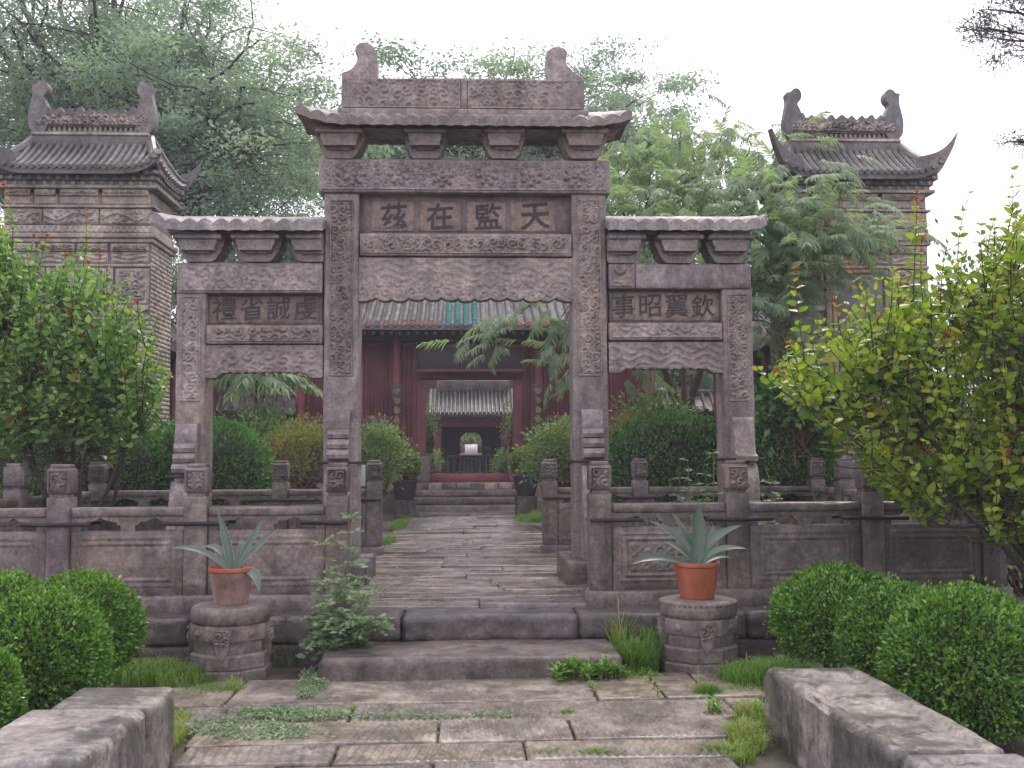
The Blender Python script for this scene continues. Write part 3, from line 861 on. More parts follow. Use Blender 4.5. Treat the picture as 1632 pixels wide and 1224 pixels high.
for px, cl in ((989, (PILL[2][1] + 0.004, 9)), (1080, None), (1160, None)):
    bracket(px, 376, 420, 0.50, 0.25, 4, cl)

# ridge with curling ends
def zpt(x, y, Y=YG + 0.03): 
    p = at(440 + x / 2.72, 40 + y / 2.72, Y)
    return (p[0], p[2])
out = [(283, 372), (283, 300), (285, 206), (312, 198), (330, 186), (345, 166), (356, 140), (354, 122), (344, 108), (345, 92), (360, 78), (382, 74), (408, 82), (428, 104), (440, 150), (440, 190), (434, 232),
       (620, 231), (800, 230), (1000, 234), (1183, 238), (1172, 190), (1168, 150), (1178, 112), (1198, 97), (1226, 93), (1250, 102), (1263, 118), (1260, 134), (1250, 150), (1262, 175), (1285, 200), (1310, 216), (1334, 230), (1336, 300), (1336, 378), (800, 374)]
ridge = MB().poly([zpt(*p) for p in out][::-1], YG + 0.03, YG + 0.20).build('ridge', M_GATE, gate, sharp=30)
zA, zB = zpt(290, 360), zpt(1330, 242)
x_mid = zpt(815, 300)[0]
dragon = lambda u, v: np.maximum(scroll(u, v, 0.13, 91), 0.9 * np.clip(np.sin((u - zA[0]) * 9 + 6 * n2(u * 3, v * 3, 8)), 0, 1) * (np.minimum(u - zA[0], zB[0] - u) < 0.55))
for a, b, sdd in ((zA[0], x_mid - 0.03, 1), (x_mid + 0.03, zB[0], 2)):
    MB().relief(a, b, zA[1], zB[1], YG + 0.026, dragon, 0.017, 0.009, 0.02, 0.014, 0.012).build('carved_strip', M_GATE, ridge, sharp=60)
MB().rbox(x_mid - 0.028, x_mid + 0.028, YG + 0.005, YG + 0.04, zA[1], zB[1], 0.006, 0.002, 9, 0.1, 2).build('joint_strip', M_GATE, ridge)
MB().rbox(zpt(283, 0)[0] - 0.03, zpt(1336, 0)[0] + 0.03, YG - 0.02, YG + 0.24, zA[1] - 0.10, zA[1] - 0.008, 0.015, 0.004, 5, 0.1, 4).build('ridge_base', M_TILESTONE, gate, sharp=50)
# ================================================================== stone balustrades
def xf(mb, ang, ox, oy):
    c, s = math.cos(ang), math.sin(ang)
    for i, V in enumerate(mb.V):
        x, y = V[:, 0].copy(), V[:, 1].copy()
        V[:, 0], V[:, 1] = ox + x * c - y * s, oy + x * s + y * c
        mb.V[i] = V
    return mb
ZP, ZS, ZR = 0.50, 1.03, 1.222
def cloud_rail(L):
    pts = [(0.0, ZR), (0.0, ZS + 0.001)]
    for a, b in ((0.085, 0.435), (0.565, 0.915)):
        x0, x1 = a * L, b * L
        w, mx = x1 - x0, (x0 + x1) / 2
        pts += [(x0, ZS + 0.001), (x0 - 0.004, ZS + 0.045), (x0 + 0.025, ZS + 0.055), (x0 + 0.04, ZS + 0.076), (x0 + 0.25 * w, ZS + 0.08), (mx - 0.05, ZS + 0.088), (mx - 0.02, ZS + 0.10), (mx, ZS + 0.112),
                (mx + 0.02, ZS + 0.10), (mx + 0.05, ZS + 0.088), (x1 - 0.25 * w, ZS + 0.08), (x1 - 0.04, ZS + 0.076), (x1 - 0.025, ZS + 0.055), (x1 + 0.004, ZS + 0.045), (x1, ZS + 0.001)]
    pts += [(L, ZS + 0.001), (L, ZR)]
    return pts[::-1]
def bal_panel(t, L, ang, ox, oy, seed, field, mat):
    m = MB()
    m.rbox(0, L, 0.0, 0.13, ZP - 0.01, ZS, 0.012, 0.005, 4, 0.07, seed)
    p = xf(m, ang, ox, oy).build('panel', mat, t, sharp=50)
    m = MB()
    m.poly(cloud_rail(L), 0.012, 0.118)
    m.rbox(0.001, L - 0.001, -0.005, 0.135, ZR - 0.075, ZR + 0.004, 0.03, 0.005, 5, 0.08, seed + 1)
    xf(m, ang, ox, oy).build('rail', mat, p, sharp=40)
    x0, x1, z0, z1 = 0.045, L - 0.045, ZP + 0.05, ZS - 0.03
    def fn(u, v):
        e = np.minimum(np.minimum(u - x0, x1 - u), np.minimum(v - z0, z1 - v) * 1.0)
        ring = np.clip(1 - np.abs(e - 0.075) / 0.018, 0, 1)
        r2 = np.clip(1 - np.abs(e - 0.03) / 0.012, 0, 1) * 0.4
        inn = _sm(0.10, 0.115, e) * (0.35 + (0.5 * scroll(u, v, 0.11, seed) if field == 2 else 0.12 * n2(u * 12, v * 12, seed)))
        return np.maximum(np.maximum(ring, r2), inn)
    m = MB().relief(x0, x1, z0, z1, -0.003, fn, 0.012 if field == 1 else 0.02, 0.010, 0, 0, 0.012)
    xf(m, ang, ox, oy).build('carved_field', mat, p, sharp=60)
    return p
def bal_post(t, ang, ox, oy, seed, w=0.19, mat=None, ztop=1.585):
    mat = mat or M_STONE
    h = w / 2
    dz = ztop - 1.585
    m = MB()
    m.rbox(-h, h, -0.03, w - 0.03, ZP - 0.02, 1.315 + dz, 0.012, 0.005, 5, 0.08, seed)
    m.rbox(-h * 0.78, h * 0.78, -0.03 + h * 0.22, w - 0.03 - h * 0.22, 1.31 + dz, 1.345 + dz, 0.006, 0.002, 5, 0.1, seed)
    m.relief(-h * 0.62, h * 0.62, ZP + 0.06, 1.26 + dz, -0.032, lambda u, v: 0.5 + 0.5 * n2(u * 10, v * 10, seed), 0.006, 0.012, 0.012, 0.009, 0.01)
    p = xf(m, ang, ox, oy).build('post', mat, t, sharp=50)
    m = MB()
    m.rbox(-h, h, -0.03, w - 0.03, 1.342 + dz, 1.555 + dz, 0.014, 0.005, 6, 0.06, seed + 1)
    m.rbox(-h * 0.8, h * 0.8, -0.03 + h * 0.2, w - 0.03 - h * 0.2, 1.55 + dz, 1.588 + dz, 0.012, 0.004, 6, 0.06, seed + 2)
    m.relief(-h * 0.85, h * 0.85, 1.36 + dz, 1.54 + dz, -0.032, lambda u, v: scroll(u, v, 0.09, seed), 0.020, 0.007, 0.012, 0.014, 0.012)
    xf(m, ang, ox, oy).build('post_cap', mat, p, sharp=55)
def balustrade(label, a, b, cuts, ang, fields, clamps, group='stone balustrades round the gateway', mats=None, skip=(), pw=0.19):
    """run from a to b; cuts are post positions along it; front faces the local -Y"""
    t = thing('stone_balustrade', label, 'balustrade', (a[0], a[1], ZT), group)
    ca, sa = math.cos(ang), math.sin(ang)
    W = lambda s: (a[0] + ca * s, a[1] + sa * s)
    L = math.hypot(b[0] - a[0], b[1] - a[1])
    n = max(1, round(L / 1.7))
    for k in range(n):
        s0, s1 = -0.12 + (L + 0.24) * k / n, -0.12 + (L + 0.24) * (k + 1) / n
        xf(MB().rbox(s0 + 0.003, s1 - 0.003, -0.10, 0.21, ZT - 0.02, ZP, 0.018, 0.012, 3, 0.08, 300 + k), ang, *a).build('plinth_stone', M_STONE, t, sharp=50)
    for k, s in enumerate(cuts):
        if k in skip: continue
        bal_post(t, ang, *W(s), 400 + k * 7 + int(abs(a[0] * 10)), pw, (mats or {}).get(('post', k)))
        if k in clamps:
            m = MB()
            m.rbox(clamps[k][0], clamps[k][1], -0.085, -0.05, 1.075, 1.108, 0.008, 0.003, 15, 0.1, k)
            m.rbox(clamps[k][0], clamps[k][1], 0.165, 0.195, 1.075, 1.108, 0.008, 0.003, 15, 0.1, k)
            xf(m, ang, *W(s)).build('iron_clamp', M_IRON, t)
    for k, (s0, s1) in enumerate(zip(cuts[:-1], cuts[1:])):
        s0, s1 = s0 + pw / 2 + 0.003, s1 - pw / 2 - 0.003
        bal_panel(t, s1 - s0, ang, *W(s0), 500 + k * 3, fields[k % len(fields)], (mats or {}).get(('panel', k), M_STONE))
    return t
YF, YB = 8.83, 13.25
fx = lambda px, Y=YF: at(px, 850, Y)[0]
XL, XR = -4.62, fx(1583)
x = [XL] + [fx(p) for p in (93, 312, 537)]
cl = {k: (-0.29, 0.29) for k in range(4)}
cl[3] = (-0.29, 0.10)
balustrade('front stone balustrade behind the clipped boxwood pair, its panels plain and pale', (XL, YF), (x[-1], YF), [q - XL for q in x], 0.0, [1, 1, 1], cl)
x = [fx(p) for p in (957, 1176, 1391)] + [XR]
cl = {0: (-0.10, 0.36), 1: (-0.29, 0.29), 2: (-0.29, 0.29)}
balustrade('front stone balustrade whose first panel by the path is carved and worn, last panel dark', (x[0], YF), (XR, YF), [q - x[0] for q in x], 0.0, [2, 1, 1], cl,
           mats={('panel', 2): M_DARKSTONE, ('post', 3): M_DARKSTONE})
bx = lambda px: at(px, 850, YB)[0]
x = [XL] + [bx(p) for p in (299, 446, 596)]
x[0] = bx(152)
balustrade('rear stone balustrade behind the gateway, in front of the sloping clipped hedge and the sapling', (x[0], YB), (x[-1], YB), [q - x[0] for q in x], 0.0, [1], {0: (-0.29, .29), 1: (-.29, .29), 2: (-.45, .45), 3: (-.3, .1)})
xl_b = x[0]
x = [bx(p) for p in (877, 1022, 1168, 1305)]
balustrade('rear stone balustrade behind the gateway, in front of the round-topped hedge and forked tree', (x[0], YB), (x[-1], YB), [q - x[0] for q in x], 0.0, [1], {0: (-.1, .35), 1: (-.29, .29), 2: (-.4, .4), 3: (-.3, .1)})
xr_b = x[-1]
def side_run(label, p, q, n):
    d = math.hypot(q[0] - p[0], q[1] - p[1])
    ang = math.atan2(q[1] - p[1], q[0] - p[0])
    cuts = [d * k / n for k in range(n + 1)]
    # the corner posts belong to the front and rear runs
    t = balustrade(label, p, q, cuts, ang, [1], {}, skip=(0, n))
side_run('side stone balustrade running back below the crape myrtle with clusters of red tips', (XL, YF + 0.12), (xl_b, YB - 0.06), 4)
side_run('side stone balustrade running back behind the large crape myrtle branches', (XR, YF + 0.12), (xr_b, YB - 0.06), 4)
# ================================================================== carved brick screens
def brick_face(x0, x1, z0, z1, y, seed, bl=0.26, bh=0.066):
    """courses of bricks standing 12 mm proud of the mortar, facing -Y"""
    r = np.random.default_rng(seed)
    Vs, Fs, k, row, z = [], [], 0, 0, z0
    base = np.array([(0, 2, 6, 4), (0, 1, 3, 2), (4, 6, 7, 5), (2, 3, 7, 6), (0, 4, 5, 1)])
    while z + bh < z1:
        x = x0 - (bl / 2 if row % 2 else 0)
        while x < x1:
            a, b = max(x + 0.004, x0), min(x + bl - 0.004, x1)
            if b - a > 0.03:
                d = y - 0.0015 - r.uniform(0, 0.0035)
                V = [(q, p, w) for q in (a, b) for p in (d, y + 0.01) for w in (z + 0.003, z + bh - 0.003)]
                # index = x*4 + y*2 + z
                Vs += V
                Fs.append(np.array([(0, 4, 5, 1), (0, 1, 3, 2), (4, 6, 7, 5), (1, 5, 7, 3), (0, 2, 6, 4)]) + k)
                k += 8
            x += bl
        z += bh
        row += 1
    return np.array(Vs, float), np.concatenate(Fs)
ORN = [(118, 240), (106, 186), (120, 130), (126, 104), (118, 78), (135, 82), (150, 66), (170, 66), (183, 85), (178, 106), (160, 120), (176, 140), (188, 186), (178, 240)]
ORN = chaikin(ORN, 2)
def screen(label, cx, seed, inner):
    Y0 = 15.0
    zz = lambda py: at(130, py, Y0)[2]
    t = thing('brick_screen', label, 'carved screen', (cx, Y0 + 0.5, 0.34), 'carved brick screens beside the gateway')
    hw = 1.045
    W = MB().rbox(cx - hw, cx + hw, Y0, Y0 + 1.05, 0.30, zz(306), 0.01, 0.003, 4, 0.3, seed).build('wall', M_MORTAR, t)
    V, F = brick_face(-0.52, 0.52, 0.36, zz(376), 0.0, seed)
    m = MB().add(V, F)
    sgn = 1 if inner > 0 else -1
    xf(m, sgn * math.pi / 2, cx + sgn * hw, Y0 + 0.525).build('brick', M_BRICK, W, False, kind='stuff')
    V, F = brick_face(cx - hw, cx + hw, 0.36, zz(500), Y0, seed + 1)
    MB().add(V, F).build('brick', M_SCREEN, W, False, kind='stuff')
    def band(name, py0, py1, proud, fn=None, depth=0.03, over=0.0, a=-1, b=1, parent=t, mat=M_SCREEN, res=0.013, border=0.015):
        zt, zb = zz(py0), zz(py1)
        x0, x1 = cx + a * hw - (over if a == -1 else 0), cx + b * hw + (over if b == 1 else 0)
        o = MB().rbox(x0, x1, Y0 - proud, Y0 + (0.02 if over == 0 else 1.05 + proud), zb, zt, 0.01, 0.003, 5, 0.2, seed).build(name, mat, parent)
        if fn:
            MB().relief(x0 + 0.012, x1 - 0.012, zb + 0.008, zt - 0.008, Y0 - proud - 0.003, fn, depth, res, border, 0.012, 0.012).build('relief', mat, o, sharp=60)
        return o
    S = lambda c, s: (lambda u, v: scroll(u, v, c, seed + s))
    band('moulding', 373, 380, 0.075, None, 0, 0.07)
    band('moulding', 380.5, 387, 0.045, None, 0, 0.04)
    band('frieze', 359.5, 372.5, 0.03, lambda u, v: 0.5 + 0.5 * np.sin(u * 2 * np.pi / 0.08), 0.02, 0.02)
    for a, b in ((-1, -0.49), (-0.47, 0.28), (0.30, 1)):
        band('frieze', 333, 358.5, 0.028, lambda u, v: np.maximum(0.7 * scroll(u, v, 0.16, seed + 4), np.clip(1.2 - np.abs(v - zz(346) - 0.05 * np.sin(u * 11)) / 0.022, 0, 1)), 0.04, 0, a, b)
    band('moulding', 328, 332, 0.06, None, 0, 0.05)
    for a, b in ((-1, -0.62), (-0.6, -0.28), (-0.26, 0.3), (0.32, 0.98)):
        band('plain_panel', 309, 327.5, 0.018, lambda u, v: 0.5 + 0.3 * n2(u * 5, v * 5, seed), 0.006, 0, a, b, mat=M_BRICK)
        band('hanging_valance', 303, 313, 0.07, S(0.07, 9), 0.035, 0, a + 0.02, b - 0.02)
    band('moulding', 297, 302.5, 0.11, None, 0, 0.10)
    # lower stage: carved valances, panels and pilasters
    for a, b in ((-1.0, -0.55), (-0.53, -0.02), (0.0, 0.43), (0.45, 0.98)):
        band('hanging_valance', 389, 401, 0.05, S(0.08, 11), 0.04, 0, a + .01, b - .01)
        band('frieze', 401.5, 420, 0.018, lambda u, v: np.clip(np.sin(v * 95 + 2.0 * np.sin(u * 14)), 0, 1), 0.022, 0, a + .01, b - .01)
    band('moulding', 421, 426, 0.05, None, 0, 0.0)
    for a, b in ((-0.98, -0.52), (0.52, 0.98)):
        band('carved_panel', 427, 486, 0.02, lambda u, v: np.maximum(scroll(u, v, 0.15, seed + 21), flowers(u, v, 0.24, seed)), 0.055, 0, a, b, border=0.05)
        band('moulding', 486.5, 495, 0.05, None, 0, 0, a, b)
    for a, b in ((-0.50, -0.42), (0.42, 0.50)):
        band('pilaster', 426.5, 640, 0.045, None, 0, 0, a, b, mat=M_BRICK)
    band('tablet', 428, 620, 0.006, None, 0, 0, -0.34, 0.34, mat=plain('blue_grey_tablet', (0.20, 0.185, 0.20), 0.6, 0.2, 3))
    for a, b, p0, p1 in ((-0.41, -0.345, 427, 620), (0.345, 0.41, 427, 620), (-0.345, 0.345, 426.6, 433)):
        band('tablet_frame', p0, p1, 0.035, None, 0, 0, a, b)
    # eave: rows of round brackets and rafter ends
    for i, (py, proud, r) in enumerate(((293, 0.10, 0.036), (283, 0.14, 0.036), (273, 0.19, 0.034))):
        zc = zz(py) * 1.0 - 0.018 * i
        MB().rbox(cx - hw - proud + 0.05, cx + hw + proud - 0.05, Y0 - proud + 0.06, Y0 + 1.05 + proud - 0.06, zc - 0.038, zc + 0.045, 0.008, 0.003, 5, 0.4, seed).build('corbel_course', M_ROOF, t)
        n = 16 + i
        mb = MB()
        mb.tube([(0, 0.07, 0), (0, 0.0, 0), (0, -0.012, 0)], [r, r, r * 0.8], 10)
        ob = mb.build('corbel', M_SCREEN, t)
        me = ob.data
        bpy.data.objects.remove(ob)
        for k in range(n):
            x = cx + (hw + proud - 0.12) * (2 * k / (n - 1) - 1)
            link('corbel', me, t, M=Matrix.Translation((x, Y0 - proud + 0.055, zc)))
        for k in range(9):
            y = Y0 + 0.525 + (0.525 + proud - 0.12) * (2 * k / 8 - 1)
            link('corbel', me, t, M=Matrix.Translation((cx + sgn * (hw + proud - 0.055), y, zc)) @ Matrix.Rotation(sgn * math.pi / 2, 4, 'Z'))
    # roof with swept corners
    yc = Y0 + 0.525
    ex, ey, rl = 1.19, 0.82, 0.84
    ze, zr = zz(262) - 0.14, at(130, 224, 15.45)[2]
    def H(x, y):
        tf, ts = (ey - np.abs(y)) / ey, (ex - np.abs(x)) / (ex - rl)
        tt = np.clip(np.minimum(tf, ts), 0, 1)
        c = (np.abs(x) / ex) ** 7 * (np.abs(y) / ey) ** 3
        return ze + (zr - ze) * tt ** 1.25 + 0.20 * c
    X, Yy = np.meshgrid(np.linspace(-ex, ex, 79), np.linspace(-ey, ey, 53), indexing='ij')
    Z = H(X, Yy)
    N = X.size
    V = np.concatenate([np.stack([cx + X, yc + Yy, Z], -1).reshape(-1, 3), np.stack([cx + X * 0.985, yc + Yy * 0.985, Z - 0.07], -1).reshape(-1, 3)])
    idx = np.arange(N).reshape(X.shape)
    q = np.stack([idx[:-1, :-1], idx[1:, :-1], idx[1:, 1:], idx[:-1, 1:]], -1).reshape(-1, 4)
    F = [q, q[:, ::-1] + N]
    for ln in (idx[:, 0], idx[:, -1], idx[0, :], idx[-1, :]):
        F.append(np.stack([ln[:-1], ln[:-1] + N, ln[1:] + N, ln[1:]], -1))
    rf = MB().add(V, np.concatenate(F)).build('roof', M_ROOF, t, sharp=50)
    for k in range(24):
        x = -ex + 0.03 + (2 * ex - 0.06) * k / 23
        yh = min(0.0, -ey + ey * min(1, (ex - abs(x)) / (ex - rl)))
        if yh + ey < 0.06: continue
        n = max(3, int((yh + ey) / 0.055))
        ys = np.linspace(-ey - 0.03, yh, n)
        zs = H(np.full(n, x), np.clip(ys, -ey, ey)) + 0.022
        r = 0.040 + 0.006 * (np.arange(n) % 2)
        MB().tube(np.stack([np.full(n, cx + x), yc + ys, zs], -1), r, 7).build('tile_rib', M_ROOF, rf)
    for k in range(15):
        y = -ey + 0.05 + (2 * ey - 0.1) * k / 14
        xh = ex - (ex - rl) * min(1, (ey - abs(y)) / ey)
        if ex - xh < 0.06: continue
        n = max(3, int((ex - xh) / 0.06))
        xs = np.linspace(ex + 0.03, xh, n)
        zs = H(np.clip(xs, -ex, ex), np.full(n, y)) + 0.022
        MB().tube(np.stack([cx + sgn * xs, np.full(n, yc + y), zs], -1), 0.040 + 0.006 * (np.arange(n) % 2), 7).build('tile_rib', M_ROOF, rf)
    for sx in (-1, 1):
        for sy in (-1, 1):
            tt = np.linspace(0, 1, 14)
            xs, ys = sx * (rl + (ex - rl) * tt), sy * ey * tt
            MB().tube(np.stack([cx + xs, yc + ys, H(xs, ys) + 0.06], -1), 0.075 - 0.015 * tt, 8).build('hip_ridge', M_ROOF, rf)
            # swept horn at the corner
            if inner > 0 and sx > 0 and sy < 0: continue
            hp = [(-0.25, -0.22), (0.0, -0.24), (0.10, -0.16), (0.19, 0.0), (0.28, 0.18), (0.34, 0.38), (0.35, 0.40), (0.26, 0.26), (0.14, 0.14), (0.0, 0.08), (-0.25, 0.05)]
            hp = chaikin(hp, 1)
            m = MB().poly(hp[::-1], -0.05, 0.05)
            xf(m, math.atan2(sy * 0.45, sx), cx + sx * (ex - 0.10), yc + sy * (ey - 0.08))
            for v in m.V: v[:, 2] += ze + 0.24
            m.build('corner_horn', M_ROOF, rf, sharp=30)
    # openwork ridge
    z0 = zr + 0.02
    zq = lambda py: at(130, py, 15.45)[2]
    z1, z2, z3, z4 = zq(210), zq(206), zq(201.5), zq(172)
    rg = MB().rbox(cx - rl - 0.02, cx + rl + 0.02, yc - 0.14, yc + 0.14, z0 - 0.12, z1 - 0.004, 0.02, 0.004, 5, 0.2, seed).build('ridge', M_ROOF, t)
    MB().rbox(cx - rl - 0.02, cx + rl + 0.02, yc - 0.165, yc + 0.165, z1 - 0.075, z1 - 0.035, 0.01, 0.003, 5, 0.2, seed).build('ridge_band', M_SCREEN, rg)
    r = np.random.default_rng(seed)
    m = MB()
    for k in range(22):
        xk = cx - rl + 0.05 + (2 * rl - 0.1) * k / 21
        m.rbox(xk - 0.022, xk + 0.022, yc - 0.05, yc + 0.05, z1 - 0.004, z3 + 0.012, 0.008, 0.004, 9, 0.1, k)
    m.build('openwork', M_SCREEN, rg)
    top = [(cx - rl, z3), (cx - rl, z4)]
    for k in range(1, 40):
        top.append((cx - rl + 2 * rl * k / 40, z4 + 0.035 * math.sin(k * 1.7) + r.uniform(-0.02, 0.03) - 0.03 * (1 - abs(k / 20 - 1) ** 2)))
    top += [(cx + rl, z4), (cx + rl, z3)]
    cr = MB().poly(top, yc - 0.07, yc + 0.07).build('ridge_crest', M_ROOF, rg, sharp=30)
    MB().relief(cx - rl + 0.02, cx + rl - 0.02, z3 + 0.01, z4 - 0.09, yc - 0.072, lambda u, v: np.maximum(scroll(u, v, 0.14, seed + 40), flowers(u, v, 0.25, seed + 41)), 0.06, 0.013, 0, 0, 0.02).build('relief', M_SCREEN, cr, sharp=60)
    for sx in (-1, 1):
        P = [(cx + sx * (rl - 0.20 + (185 - a) * 0.0039), z3 - 0.10 + (240 - b) * 0.00457) for a, b in ORN]
        m = MB().poly(P if sx > 0 else P[::-1], yc - 0.09, yc + 0.09)
        m.build('ridge_dragon', M_ROOF, rg, sharp=30)
    return t
cxl = (at(12, 330, 15)[0] + at(238, 330, 15)[0]) / 2
cxr = (at(1252, 330, 15)[0] + at(1480, 330, 15)[0]) / 2
screen('carved grey brick screen with tiled roof, seen against the big dark-branched tree', cxl, 3, 1)
screen('carved grey brick screen whose roof stands clear against the white sky', cxr, 8, -1)

# ================================================================== the red hall and what lies beyond
YH = 25.2
HX = lambda px, Y=YH: at(px, 650, Y)[0]
HZ = lambda py, Y=YH: at(742, py, Y)[2]
plat = MB().rbox(HX(430), HX(1075), 24.25, 31.5, 0.25, 1.0, 0.03, 0.006, 2, 0.4, 2).build('hall_terrace', M_DARKSTONE, None, kind='structure')
for k in range(9):
    a, b = HX(430) + (HX(1075) - HX(430)) * k / 9, HX(430) + (HX(1075) - HX(430)) * (k + 1) / 9
    MB().rbox(a + 0.01, b - 0.01, 24.20, 24.6, 0.80, 1.005, 0.02, 0.006, 3, 0.2, k).build('edge_stone', M_STONE, plat)
court = sheet('courtyard_floor', -14, 14, 31.4, 75, 0.99, M_PATH)
st = thing('stone_stairs', 'weathered stone stairs at the end of the path with pale blocks under the red threshold', 'stairs', (HX(750), 23.7, ZT))
xa, xb = HX(654, 23.4), HX(846, 23.4)
for k, (ya, z0, z1) in enumerate(((23.35, 0.3, 0.52), (23.62, 0.53, 0.69), (23.9, 0.70, 0.85))):
    MB().rbox(xa + 0.02 * k, xb - 0.02 * k, ya, 24.3, z0, z1, 0.02, 0.01, 3, 0.15, k).build('step_stone', M_STONE, st)
for a, b in ((xa - 0.24, xa - 0.02), (xb + 0.02, xb + 0.24)):
    MB().poly([(23.3, 0.3), (23.3, 0.62), (24.18, 0.98), (24.18, 0.3)], a, b, 'x').build('cheek_stone', M_STONE, st)
for k in range(6):
    a = HX(683, 24.2) + k * (HX(815, 24.2) - HX(683, 24.2)) / 6
    b = a + (HX(815, 24.2) - HX(683, 24.2)) / 6
    MB().rbox(a + 0.006, b - 0.006, 24.08, 24.19, 0.852, 1.0, 0.012, 0.005, 5, 0.15, k).build('riser_block', M_BRICK if k in (0, 4, 5) else M_STONE, st)

hall = thing('gate_hall', 'red timber gate hall with grey roof, teal and orange eave tiles and open doorway', 'hall', (HX(748), 27, 1.0))
ZB = 1.0
def hb(name, p0, p1, y0, y1, z0, z1, mat, parent=hall, b=0.01):
    return MB().rbox(HX(p0), HX(p1), y0, y1, z0, z1, b, 0.002, 4, 0.4, int(p0)).build(name, mat, parent)
# posts
for px in (480, 632.5, 857.5, 1033):
    x = HX(px)
    MB().lathe([(0.20, 0), (0.22, 0.05), (0.16, 0.12), (0.125, 0.13), (0.125, 3.7)], (x, 25.1, ZB), 20).build('column', M_RED, hall)
for px in (632.5, 857.5):
    x = HX(px, 24.95)
    o = MB().rbox(x - 0.125, x + 0.125, 24.90, 24.955, HZ(722, 24.9), HZ(612, 24.9), 0.01, 0.001, 5, 0.4, 1).build('couplet_board', M_BLACKBOARD, hall)
    for k in range(7):
        zc = HZ(620, 24.9) - 0.05 - k * 0.225
        MB().poly([(x + 0.075 * math.cos(a) * (1 + 0.3 * math.sin(3 * a + k)), zc + 0.088 * math.sin(a) * (1 + 0.2 * math.cos(2 * a + k))) for a in np.linspace(0, 2 * math.pi, 12, endpoint=False)], 24.888, 24.901).build('gold_medallion', M_GOLD, o)
zd, zl = HZ(604), HZ(605)
# doorway
hb('threshold', 680, 815, 25.10, 25.30, ZB, HZ(755), M_RED)
for a, b in ((664, 678.5), (817.5, 833)):
    hb('door_jamb', a, b, 25.12, 25.32, ZB + 0.002, zl - 0.002, M_REDDARK)
    # corner stones flanking the threshold
    hb('door_stone', a + (1 if a < 700 else -8), b + (8 if a < 700 else -1), 24.75, 25.09, ZB + 0.002, ZB + 0.62, M_STONE, hall, 0.03)
hb('lintel', 664, 833, 25.13, 25.33, zl, zl + 0.26, M_REDDARK)
pq = MB().rbox(HX(668), HX(829), 24.72, 24.80, HZ(590, 24.75), HZ(552, 24.75), 0.02, 0.003, 3, 0.3, 2).build('name_board', M_DARKWOOD, hall)
for a, b, c, d in ((665, 832, 549, 554), (665, 832, 588, 593)):
    MB().rbox(HX(a), HX(b), 24.69, 24.73, HZ(d, 24.72), HZ(c, 24.72), 0.01, 0.002, 5, 0.3, 2).build('board_frame', M_REDDARK, pq)
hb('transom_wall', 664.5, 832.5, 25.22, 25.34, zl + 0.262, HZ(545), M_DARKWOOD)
# door leaves, with vertical bars over solid lower panels
def leaf(p0, p1, zb, zt, rails):
    x0, x1 = HX(p0), HX(p1)
    o = MB().rbox(x0 + 0.004, x1 - 0.004, 25.26, 25.31, zb, zt, 0.004, 0, 1, 1, 1).build('door_leaf', M_REDDARK, hall)
    for a, b in ((x0 + 0.006, x0 + 0.065), (x1 - 0.065, x1 - 0.006)):
        MB().rbox(a, b, 25.225, 25.262, zb, zt, 0.005, 0, 1, 1, 1).build('stile', M_RED, o)
    for z in [zb + 0.05, zt - 0.05] + rails:
        MB().rbox(x0 + 0.067, x1 - 0.067, 25.228, 25.262, z - 0.045, z + 0.045, 0.005, 0, 1, 1, 1).build('cross_rail', M_RED, o)
    n = max(2, int((x1 - x0) / 0.09))
    m = MB()
    for k in range(1, n):
        xk = x0 + 0.06 + (x1 - x0 - 0.12) * k / n
        m.box(xk - 0.012, xk + 0.012, 25.235, 25.262, (rails[-1] if rails else zb) + 0.05, zt - 0.1)
    m.build('lattice_bar', M_RED, o, False)
for a, b in ((640, 663.5), (833.5, 851)):
    leaf(a, b, ZB + 0.002, HZ(545), [ZB + 0.35, HZ(718), HZ(700)])
bays = [(488, 534), (534.5, 580), (580.5, 625), (866, 918), (918.5, 972), (972.5, 1026)]
zdado = HZ(672)
for a, b in bays:
    leaf(a, b, zdado + 0.06, HZ(545), [])
for a, b in ((486, 626), (865, 1027)):
    d = hb('dado_wall', a, b, 25.2, 25.45, ZB + 0.002, zdado, M_WALLDARK)
    V, F = brick_face(HX(a) + .01, HX(b) - .01, ZB + 0.02, zdado - 0.02, 25.2, int(a), 0.34, 0.11)
    MB().add(V, F).build('brick', M_WALLDARK, d, False, kind='stuff')
    hb('sill', a, b, 25.16, 25.46, zdado + 0.002, zdado + 0.058, M_STONE)
# beams under the eave
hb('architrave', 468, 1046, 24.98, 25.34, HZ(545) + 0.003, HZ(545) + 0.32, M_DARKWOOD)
hb('eave_beam', 455, 1058, 24.88, 25.1, HZ(545) + 0.325, HZ(545) + 0.50, M_REDDARK)
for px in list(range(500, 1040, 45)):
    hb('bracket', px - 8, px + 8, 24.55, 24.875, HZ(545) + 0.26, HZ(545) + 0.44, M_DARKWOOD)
# side, rear and ceiling
zc = HZ(545) + 0.5
for a, b in ((469, 474), (1041, 1046)):
    hb('end_wall', a, b, 25.35, 29.6, ZB + 0.002, zc, M_WALLDARK)
hb('rear_wall', 474.5, 640, 29.3, 29.6, ZB + 0.002, zc, M_WALLDARK)
hb('rear_wall', 866, 1040.5, 29.3, 29.6, ZB + 0.002, zc, M_WALLDARK)
for a, b in ((655, 660), (836, 841)):
    hb('passage_wall', a, b, 25.36, 29.2, ZB + 0.002, zc, M_REDDARK)
hb('ceiling', 470, 1045, 25.36, 29.7, zc + 0.003, zc + 0.1, M_DARKWOOD)
